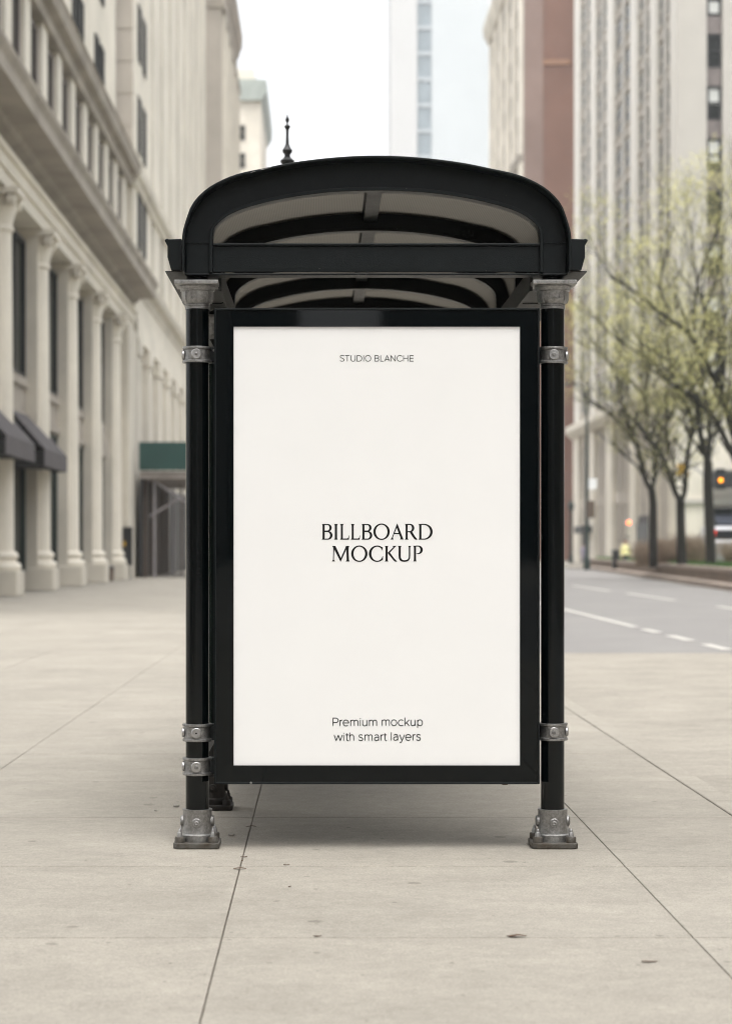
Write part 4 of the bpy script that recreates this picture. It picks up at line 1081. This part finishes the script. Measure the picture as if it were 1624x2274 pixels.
def tree(label, y, limbs, leafn, seed, spread=1.0, r0=.2):
    """limbs: list of (polyline in picture pixels, start radius px, end radius px)"""
    rt = random.Random(seed)
    base = at(limbs[0][0][0][0], 1235, y); base.z = .5
    t = thing('tree', label, 'tree', (base.x, y, .5), 'young leafed park trees')
    g = MB(); tips = []
    def jit(p, s): return p + Vector((rt.uniform(-s, s), rt.uniform(-s, s), rt.uniform(-s, s)))
    nodes = []
    drift = 0
    for li, (pts, ra, rb) in enumerate(limbs):
        W_ = []
        yy = rt.uniform(-.3, .3) if li else 0; dy = rt.uniform(-.35, .35) if li else 0
        for i, (px, py) in enumerate(pts):
            p = at(px, py, y); p.y += yy * (i > 0) + dy * i; W_.append(p)
        if li == 0: W_[0].z = .42
        # refine
        Q = []
        for i in range(len(W_) - 1):
            p0, p1, p2, p3 = W_[max(0, i - 1)], W_[i], W_[i + 1], W_[min(len(W_) - 1, i + 2)]
            for k_ in range(4):
                u = k_ / 4
                Q.append(.5 * (2 * p1 + (p2 - p0) * u + (2 * p0 - 5 * p1 + 4 * p2 - p3) * u * u + (3 * p1 - p0 - 3 * p2 + p3) * u ** 3))
        Q.append(W_[-1])
        n = len(Q); rad = [(ra + (rb - ra) * i / (n - 1)) * 1.35 * y / F for i in range(n)]
        g.tube(Q, rad, 9)
        if li > 0: nodes += [(Q[i], (Q[min(n - 1, i + 1)] - Q[max(0, i - 1)]).normalized(), rad[i], i / n) for i in range(2, n)]
        if li > 0: nodes.append((Q[-1], (Q[-1] - Q[-2]).normalized(), rad[-1], 1.0))
    def grow(p, dr, r, l, depth):
        q = [p]; dd = dr.copy()
        for i in range(4):
            dd = (dd + Vector((rt.uniform(-.3, .3), rt.uniform(-.3, .3), rt.uniform(-.12, .3)))).normalized(); q.append(q[-1] + dd * l / 4)
        g.tube(q, [r * (1 - .18 * i) for i in range(5)], 5)
        tips.extend(q[2:])
        if depth:
            for i in range(rt.choice((2, 3))):
                k_ = rt.choice((2, 3, 4)); nd = (dd + Vector((rt.uniform(-1, 1), rt.uniform(-1, 1), rt.uniform(-.5, .8))) * .8).normalized()
                grow(q[k_], nd, r * .55, l * rt.uniform(.55, .8), depth - 1)
    for p, dr, r, u in nodes:
        if rt.random() < .55 + .45 * u:
            nd = (dr * .5 + Vector((rt.uniform(-1, 1), rt.uniform(-1, 1), rt.uniform(-.1, .9)))).normalized()
            grow(p, nd, max(.012, r * .5), rt.uniform(.9, 2.2) * spread, 2)
    g.build('trunk', M['bark'], t, smooth=60, recalc=False)
    g = MB()
    clumps = [(rt.choice(tips), rt.uniform(.22, .5)) for i in range(leafn // 30)]
    for i in range(leafn):
        c, sp_ = rt.choice(clumps); c = c + Vector((rt.gauss(0, sp_), rt.gauss(0, sp_), rt.gauss(0, sp_ * .6)))
        s_ = rt.uniform(.026, .066)
        a = Vector((rt.gauss(0, 1), rt.gauss(0, 1), rt.gauss(0, 1))).normalized(); b_ = a.orthogonal().normalized()
        g.add([c - a * s_, c + b_ * s_ * .55, c + a * s_, c - b_ * s_ * .55], [(0, 1, 2, 3)])
    g.build('crown', M['leaf'], t, recalc=False)
    return t
tree('left of the four trees, forked trunk leaning limbs over the road', 92, [
    ([(1450, 1238), (1449, 1160), (1449, 1117), (1446, 1086)], 7.5, 6),
    ([(1446, 1090), (1430, 1058), (1421, 1011), (1412, 985), (1395, 964), (1368, 930), (1335, 902), (1300, 880)], 4.5, 1.5),
    ([(1446, 1090), (1453, 1063), (1455, 1027), (1447, 981), (1438, 955), (1437, 900), (1437, 830), (1440, 760), (1430, 700)], 4, 1.3),
    ([(1437, 900), (1415, 860), (1385, 835), (1350, 800), (1310, 770), (1280, 755)], 2.8, 1),
    ([(1412, 985), (1380, 900), (1370, 850), (1340, 790), (1300, 740)], 2.4, 1),
    ([(1437, 830), (1460, 770), (1480, 700), (1475, 640)], 2.0, 1)], 10000, 11)
tree('second tree from the left, V shaped double trunk over the brown shrubs', 88, [
    ([(1513, 1240), (1511, 1170), (1510, 1109)], 8.5, 7),
    ([(1510, 1115), (1501, 1086), (1491, 1046), (1480, 1011), (1463, 983), (1449, 967), (1442, 945), (1425, 925), (1400, 900)], 5, 1.6),
    ([(1480, 1011), (1482, 983), (1475, 957), (1477, 931), (1470, 880), (1478, 820)], 3.6, 1.2),
    ([(1510, 1115), (1520, 1088), (1522, 1039), (1529, 983), (1536, 938)], 4.6, 3.6),
    ([(1536, 938), (1527, 910), (1505, 877), (1477, 847), (1454, 826), (1440, 814), (1405, 790), (1360, 765), (1310, 720)], 3.6, 1.2),
    ([(1536, 938), (1548, 910), (1550, 866), (1545, 800), (1530, 740), (1535, 670)], 3, 1)], 6200, 23)
tree('third tree from the left with single dark trunk and upright limbs', 82, [
    ([(1578, 1243), (1575, 1165), (1571, 1086), (1571, 1025)], 9, 7.5),
    ([(1571, 1030), (1557, 992), (1545, 943), (1538, 890), (1520, 830), (1500, 770)], 4.5, 1.4),
    ([(1571, 1030), (1577, 1000), (1580, 950), (1576, 898), (1570, 830), (1580, 740), (1575, 640), (1585, 540)], 5, 1.3),
    ([(1576, 898), (1600, 820), (1610, 720), (1605, 600), (1612, 480)], 3, 1),
    ([(1580, 740), (1555, 660), (1540, 580), (1530, 500)], 2.4, 1)], 6200, 37)
tree('rightmost tree, its trunk beyond the picture edge and thick limbs reaching in', 74, [
    ([(1662, 1255), (1656, 1150), (1648, 1050)], 13, 11),
    ([(1648, 1055), (1624, 1010), (1595, 950), (1576, 920), (1548, 896), (1520, 873), (1477, 845), (1440, 820)], 6, 1.6),
    ([(1648, 1055), (1636, 990), (1624, 940), (1608, 872), (1592, 835), (1568, 785), (1541, 733), (1489, 691), (1420, 632), (1370, 600)], 8, 1.6),
    ([(1648, 1055), (1665, 950), (1668, 820), (1650, 700), (1640, 560), (1630, 440)], 7, 1.4),
    ([(1541, 733), (1545, 660), (1560, 590), (1590, 520), (1600, 450)], 3, 1),
    ([(1489, 691), (1470, 640), (1480, 570), (1500, 500)], 2.2, .9)], 10000, 51)

def shrub(label, px0, px1, ptop, y, seed, n=420):
    rt = random.Random(seed); x0, x1 = X(px0, y), X(px1, y)
    o = thing('shrub', label, 'shrub', ((x0 + x1) / 2, y, .5), 'bare brown shrubs in the planter')
    g = MB(); H_ = Z(ptop, y) - .5
    for i in range(n):
        bx, by = rt.uniform(x0, x1), y + rt.gauss(0, .5)
        env = .55 + .45 * noise.noise(Vector((bx * 1.7, seed, 0))) + .12 * noise.noise(Vector((bx * 6, seed, 3)))
        h = H_ * max(.25, min(1.1, .35 + env)) * rt.uniform(.45, 1.0)
        ex, ey = bx + rt.gauss(0, .3), by + rt.gauss(0, .3)
        m_ = Vector(((bx + ex) / 2 + rt.gauss(0, .08), (by + ey) / 2, .5 + h * .5))
        g.tube([(bx, by, .45), m_, (ex, ey, .5 + h)], [.012, .009, .004], 4)
        for k_ in range(4):
            s_ = m_.lerp(Vector((ex, ey, .5 + h)), rt.random()); g.tube([s_, s_ + Vector((rt.gauss(0, .2), rt.gauss(0, .2), rt.uniform(-.02, .25)))], [.007, .003], 4)
    g.build('twigs', M['twig'], o, recalc=False)
shrub('wide bare brown shrub around the first trunk', 1412, 1506, 1188, 97, 3, 520)
shrub('bare brown shrub between the second and third trunks', 1508, 1570, 1178, 95, 4, 400)
shrub('ragged brown shrub at the right picture edge behind the third trunk', 1612, 1660, 1198, 88, 6, 360)

# ------------------------------------------------------------------ street furniture, vehicles, people far off
def pole_at(px, y, r): return X(px, y)
y = 134.0; x = X(1302, y)
o = thing('street_lamp', 'dark green street lamp pole with a white banner at the planter corner', 'street lamp', (x, y, 0))
g = MB(); g.lathe([(.22, -.1), (.22, .5), (.16, .7), (.13, 1.2), (.11, 4), (.07, Z(880, y))], (x, y, 0), 14); g.build('pole', M['dgreen'], o, smooth=40)
g = MB(); g.box(x + .12, x + .62, y - .02, y + .02, Z(1086, y), Z(1062, y)); g.build('banner', M['white'], o)
g = MB(); g.box(x - .02, x + .48, y - .2, y - .11, Z(1150, y), Z(1112, y)); g.build('sign', M['brown'], o)
g = MB(); zt = Z(880, y); g.tube([(x, y, zt - .05), (x - .1, y, zt + .5), (x - .6, y, zt + .8), (x - 1.2, y, zt + .8)], [.07, .06, .05, .05], 8); g.build('arm', M['dgreen'], o, smooth=40)
g = MB(); g.lathe([(.02, .16), (.2, .1), (.24, 0), (.0, -.06)], (x - 1.35, y, zt + .72), 14); g.build('lamp_head', M['dark'], o, smooth=40)
y = 185.0; x = X(1267, y)
o = thing('street_lamp', 'thin dark green pole left of the banner lamp, close to the shelter post', 'street lamp', (x, y, 0))
g = MB(); g.lathe([(.2, -.13), (.2, .6), (.12, .8), (.11, 4.5), (.13, 4.6)], (x, y, 0), 12); g.build('pole', M['dgreen'], o, smooth=40)
g = MB(); g.lathe([(.1, 4.6), (.26, 4.8), (.3, 5.2), (.1, 5.5), (0, 5.6)], (x, y, 0), 12); g.build('lantern', M['dgreen'], o, smooth=40)

y = 138.0; x = X(1395, y)
o = thing('traffic_signal', 'slim traffic signal on a pale pole showing a round orange red light', 'traffic signal', (x, y, 0))
g = MB(); g.tube([(x - .08, y + .2, -.1), (x - .08, y + .2, Z(1150, y))], .05, 8); g.build('pole', M['pipe'], o, smooth=40)
g = MB(); zl = Z(1160, y); g.box(x - .15, x + .15, y - .03, y + .14, zl - .9, zl + .18); g.build('housing', M['mull'], o, bevel=.03)
g = MB(); g.lathe([(.115, 0), (.10, -.04), (.05, -.06), (0, -.065)], (x, y - .031, zl), 22, 'y'); g.build('lens', M['lightred'], o, smooth=50)
g = MB(); [g.lathe([(.11, 0), (.09, -.03), (0, -.04)], (x, y - .031, zl - .42 - .3 * i), 16, 'y') for i in range(2)]; g.build('unlit_lens', M['mull'], o, smooth=50)
y = 116.0; x = X(1599, y)
o = thing('traffic_signal', 'black traffic signal showing an amber light beside the third tree trunk', 'traffic signal', (x, y, 0))
zl = Z(1066, y)
g = MB(); g.tube([(x + .9, y + .3, -.1), (x + .9, y + .3, zl + .6)], .09, 8); g.tube([(x + .9, y + .3, zl + .3), (x, y + .3, zl + .3)], .05, 8); g.build('pole', M['dark'], o, smooth=40)
g = MB(); g.box(x - .27, x + .27, y - .02, y + .25, zl - .5, zl + .65); g.build('housing', M['dark'], o, bevel=.03)
g = MB(); g.lathe([(.115, 0), (.10, -.03), (0, -.05)], (x, y - .021, zl), 22, 'y'); g.build('lens', M['lightamber'], o, smooth=50)
y = 128.0
o = thing('traffic_signal', 'yellow traffic signal head hung from a grey mast arm behind the second tree', 'traffic signal', (X(1578, y), y, 0))
g = MB(); xp = X(1578, y); g.tube([(xp, y, -.1), (xp, y, Z(1040, y))], .1, 8); g.tube([(xp, y, Z(1072, y)), (X(1545, y), y, Z(1040, y)), (X(1505, y), y, Z(1026, y))], [.07, .06, .05], 8); g.build('mast', M['pipe'], o, smooth=40)
g = MB(); xs_ = X(1512, y); g.box(xs_ - .42, xs_ + .42, y - .2, y + .1, Z(1055, y), Z(1047, y)); g.box(xs_ - .3, xs_ + .3, y - .2, y + .1, Z(1038, y), Z(1031, y)); g.box(xs_ - .16, xs_ + .16, y - .18, y + .08, Z(1046.9, y), Z(1038.1, y)); g.build('signal_head', M['yellowm'], o, bevel=.02)

def car(label, name, cat, x, y, z, w, l, h, paint, tail=True, van=False, facing=-1):
    o = thing(name, label, cat, (x, y, z))
    hw = w / 2; hl = l / 2
    hb = h * (.56 if not van else .70)
    prof = [(-hl, .35), (-hl - .04, .6), (-hl + .02, hb), (-hl + .08, hb + .05)]
    if van: prof += [(-hl + .12, h - .12), (-hl + .3, h), (hl - 1.5, h), (hl - .9, h * .62), (hl - .1, h * .52), (hl, .6), (hl - .05, .3)]
    else: prof += [(-hl + .75, h - .06), (-hl + 1.0, h), (hl - 2.0, h), (hl - 1.2, hb + .04), (hl - .15, hb - .1), (hl, .6), (hl - .05, .3)]
    g = MB(); n = len(prof)
    W_ = [hw if zz < hb + .02 else hw - .16 * (zz - hb) / max(.1, h - hb) - .02 for yy, zz in prof]
    vs = [(x - w_, y + yy, z + zz) for (yy, zz), w_ in zip(prof, W_)] + [(x + w_, y + yy, z + zz) for (yy, zz), w_ in zip(prof, W_)]
    g.add(vs, [tuple(range(n)), tuple(range(2 * n - 1, n - 1, -1))] + [(i, n + i, n + (i + 1) % n, (i + 1) % n) for i in range(n)])
    g.build('body', paint, o, bevel=.05)
    g = MB(); a = prof[3]; b_ = prof[4]
    g.add([(x - hw + .16, y + a[0] - .03, z + a[1] + .06), (x + hw - .16, y + a[0] - .03, z + a[1] + .06), (x + hw - .26, y + b_[0] - .03, z + b_[1] - .08), (x - hw + .26, y + b_[0] - .03, z + b_[1] - .08)] +
          [(x - hw + .16, y + a[0] + .02, z + a[1] + .06), (x + hw - .16, y + a[0] + .02, z + a[1] + .06), (x + hw - .26, y + b_[0] + .02, z + b_[1] - .08), (x - hw + .26, y + b_[0] + .02, z + b_[1] - .08)],
          [(0, 1, 2, 3), (4, 7, 6, 5), (0, 4, 5, 1), (2, 6, 7, 3), (1, 5, 6, 2), (0, 3, 7, 4)])
    g.build('rear_window', M['carglass'], o)
    for sx in (-1, 1):
        for yy in (-hl + .85, hl - .9):
            g = MB(); g.lathe([(.18, -.1), (.31, -.1), (.33, -.06), (.33, .06), (.31, .1), (.18, .1)], (x + sx * (hw - .1), y + yy, z + .33), 20, 'x')
            wq = g.build('wheel', M['rubber'], o, smooth=40)
        g = MB(); g.box(x + sx * (hw - .14) - .1, x + sx * (hw - .14) + .1, y - hl - .07, y - hl - .0, z + (h - .42 if van else hb - .22), z + (h - .18 if van else hb - .06))
        g.build('tail_light', M['taillight'] if tail else M['brown'], o)
    g = MB(); g.box(x - hw + .05, x + hw - .05, y - hl - .1, y - hl - .02, z + .38, z + .55); g.build('bumper', M['dark'], o, bevel=.03)
y = 100.0
car('silver van with lit red tail lights behind the planter at right', 'van', 'van', X(1612, y), y + 2.4, -.13, 1.55, 4.8, 2.45, M['silver'], van=True)
y = 176.0
car('small white car parked beyond the left shrub', 'car', 'car', X(1414, y), y, -.004, 1.75, 4.2, 1.5, M['white'], tail=False)
y = 122.0; x = X(1366, y)
o = thing('litter_bin', 'square black bin beside the person in the yellow jacket', 'bin', (x, y, -.134))
g = MB(); g.box(x - .2, x + .2, y - .2, y + .2, -.134, 1.05); g.build('body', M['dark'], o, bevel=.03)
g = MB(); g.box(x - .22, x + .22, y - .22, y + .22, 1.052, 1.2); g.build('lid', M['dark'], o, bevel=.05)

def person(label, x, y, z, h, top, trousers, hairm, turn=0., stride=.0, bulk=1.0):
    o = thing('person', label, 'person', (x, y, z), None)
    s = h / 1.75
    J = {'pel': (0, 0, .95), 'waist': (0, 0, 1.08), 'chest': (0, -.01, 1.3), 'neck': (0, 0, 1.47), 'jaw': (0, -.02, 1.55), 'head': (0, -.01, 1.64), 'crown': (0, 0, 1.72)}
    rad = {'pel': .15, 'waist': .135, 'chest': .165, 'neck': .06, 'jaw': .075, 'head': .095, 'crown': .06}
    E = [('pel', 'waist'), ('waist', 'chest'), ('chest', 'neck'), ('neck', 'jaw'), ('jaw', 'head'), ('head', 'crown')]
    for n, sx in (('L', -1), ('R', 1)):
        J.update({'sh' + n: (sx * .18, 0, 1.41), 'el' + n: (sx * .25, .02, 1.13), 'wr' + n: (sx * .25, -.05, .88), 'hip' + n: (sx * .09, 0, .90), 'kn' + n: (sx * .10, -.03 + sx * stride * .5, .50), 'an' + n: (sx * .10, sx * stride + .02, .09), 'toe' + n: (sx * .12, sx * stride - .15, .04)})
        rad.update({'sh' + n: .075, 'el' + n: .048, 'wr' + n: .034, 'hip' + n: .105, 'kn' + n: .065, 'an' + n: .045, 'toe' + n: .035})
        E += [('chest', 'sh' + n), ('sh' + n, 'el' + n), ('el' + n, 'wr' + n), ('pel', 'hip' + n), ('hip' + n, 'kn' + n), ('kn' + n, 'an' + n), ('an' + n, 'toe' + n)]
        for f_i in range(5):
            k_ = 'f%d%s' % (f_i, n); ln = (.075, .085, .09, .085, .07)[f_i]
            J[k_] = (sx * (.25 + (.03 if f_i == 0 else 0)), -.05 - .03 + f_i * .016, .88 - .06); rad[k_] = .011
            J[k_ + 't'] = (sx * (.25 + (.035 if f_i == 0 else -.01)), -.05 - .035 + f_i * .016, .88 - .06 - ln); rad[k_ + 't'] = .008
            E += [('wr' + n, k_), (k_, k_ + 't')]
    keys = list(J); ix = {k_: i for i, k_ in enumerate(keys)}
    ca, sa = math.cos(turn), math.sin(turn)
    me = bpy.data.meshes.new('body'); me.from_pydata([((J[k_][0] * ca - J[k_][1] * sa) * s, (J[k_][0] * sa + J[k_][1] * ca) * s, J[k_][2] * s) for k_ in keys], [(ix[a], ix[b]) for a, b in E], [])
    b = bpy.data.objects.new('body', me); COL.objects.link(b); b.parent = o
    md = b.modifiers.new('skin', 'SKIN'); b.modifiers.new('sub', 'SUBSURF').render_levels = 1
    lay = me.skin_vertices[0] if len(me.skin_vertices) else None
    if lay:
        for i, k_ in enumerate(keys):
            r = rad[k_] * s * bulk; lay.data[i].radius = (r * (1.15 if k_ in ('chest', 'waist', 'pel') else 1), r * (.8 if k_ in ('chest', 'waist', 'pel') else 1)); lay.data[i].use_root = (k_ == 'pel')
    dg = bpy.context.evaluated_depsgraph_get(); ev = b.evaluated_get(dg); nm = bpy.data.meshes.new_from_object(ev)
    b.modifiers.clear(); b.data = nm
    for m_ in (M['skin'], top, trousers, M['rubber']): nm.materials.append(m_)
    for p in nm.polygons:
        c = p.center / s; r_ = math.hypot(c.x, c.y)
        p.material_index = 3 if c.z < .1 else 2 if (c.z < .93 and r_ < .21) else 0 if (c.z > 1.475 or c.z < .9) else 1
        p.use_smooth = True
    def blob(name, q, sx_, sy_, sz_, m_, cut=-9):
        bm = bmesh.new(); bmesh.ops.create_uvsphere(bm, u_segments=16, v_segments=10, radius=1)
        for v in bm.verts: v.co = Vector((v.co.x * sx_, v.co.y * sy_ , v.co.z * sz_))
        if cut > -9: bmesh.ops.delete(bm, geom=[v for v in bm.verts if v.co.z < cut], context='VERTS')
        for v in bm.verts: v.co = Vector(((v.co.x + q[0]) * ca - (v.co.y + q[1]) * sa, (v.co.x + q[0]) * sa + (v.co.y + q[1]) * ca, v.co.z + q[2])) * s
        me = bpy.data.meshes.new(name); bm.to_mesh(me); bm.free(); me.materials.append(m_); me.polygons.foreach_set('use_smooth', [True] * len(me.polygons))
        ob = bpy.data.objects.new(name, me); COL.objects.link(ob); ob.parent = o
    blob('hair', (0, .02, 1.65), .102, .112, .11, hairm, -.02)
    blob('nose', (0, -.115, 1.61), .014, .02, .02, M['skin'])
    for sx in (-1, 1): blob('eye', (sx * .035, -.098, 1.64), .014, .012, .009, M['hair']); blob('ear', (sx * .1, 0, 1.62), .015, .03, .035, M['skin'])
    blob('mouth', (0, -.098, 1.565), .026, .008, .006, M['lilac'])
    return o
y = 121.0
person('person in a bulky pale yellow jacket standing behind the planter wall', X(1388, y), y, -.134, 1.92, M['yellowc'], M['navy'], M['hair'], .4, .0, 1.22)
y = 190.0
person('person in a white top and dark trousers walking on the plaza', X(1343, y), y, -.004, 1.72, M['whitec'], M['navy'], M['whitec'], 1.1, .12)
person('person in a lilac coat left of the banner lamp pole', X(1294, y), y, -.004, 1.72, M['lilac'], M['lilac'], M['hair'], -.8, .1, 1.2)

# ------------------------------------------------------------------ hazy air
hm = bpy.data.materials.new('thin_haze'); hm.use_nodes = True
hn = hm.node_tree; hn.nodes.remove(hn.nodes['Principled BSDF'])
pv = hn.nodes.new('ShaderNodeVolumePrincipled'); pv.inputs['Color'].default_value = (.93, .95, .96, 1); pv.inputs['Density'].default_value = .0004
hn.links.new(pv.outputs['Volume'], hn.nodes['Material Output'].inputs['Volume'])
g = MB(); g.box(-1000, 1000, -1000, 1600, -2.4, 175); tag(g.build('haze', hm), kind='stuff')

# ------------------------------------------------------------------ sky, sun, camera
w = bpy.data.worlds.new('World'); S.world = w; w.use_nodes = True
nt = w.node_tree; bg = nt.nodes['Background']
sky = nt.nodes.new('ShaderNodeTexSky'); sky.sky_type = 'NISHITA'; sky.sun_disc = False
SUN_EL, SUN_AZ = R(73), R(188)          # azimuth clockwise from +Y
sky.sun_elevation = SUN_EL; sky.sun_rotation = SUN_AZ
sky.air_density = 1.0; sky.dust_density = 4.0; sky.ozone_density = .6
hs = nt.nodes.new('ShaderNodeHueSaturation'); hs.inputs['Saturation'].default_value = .14
nt.links.new(sky.outputs['Color'], hs.inputs['Color']); nt.links.new(hs.outputs['Color'], bg.inputs['Color'])
bg.inputs['Strength'].default_value = .15
sl = bpy.data.lights.new('sun', 'SUN'); sl.energy = .5; sl.angle = R(50); sl.color = (1, .95, .85)
so_ = bpy.data.objects.new('sun', sl); COL.objects.link(so_)
dirv = Vector((math.sin(SUN_AZ) * math.cos(SUN_EL), math.cos(SUN_AZ) * math.cos(SUN_EL), math.sin(SUN_EL)))
so_.rotation_euler = dirv.to_track_quat('Z', 'Y').to_euler(); so_.location = (0, 0, 60)

cd = bpy.data.cameras.new('camera'); cam = bpy.data.objects.new('camera', cd); COL.objects.link(cam); S.camera = cam
cam.location = (0, 0, CH); cam.rotation_euler = (R(90), 0, 0)
cd.sensor_fit = 'HORIZONTAL'; cd.sensor_width = 36; cd.lens = F / 1624 * 36
cd.shift_x = (812 - PX) / 1624; cd.shift_y = (PY - 1136.5) / 1624
cd.clip_start = .1; cd.clip_end = 4000
cd.dof.use_dof = True; cd.dof.focus_distance = 8.42; cd.dof.aperture_fstop = 4.3; cd.dof.aperture_blades = 0
S.view_settings.view_transform = 'Standard'; S.view_settings.look = 'None'; S.view_settings.gamma = 1; S.view_settings.exposure = 1.5
S.cycles.use_denoising = True; S.cycles.filter_width = 1.05
S.cycles.max_bounces = 8; S.cycles.diffuse_bounces = 4; S.cycles.caustics_reflective = False; S.cycles.caustics_refractive = False
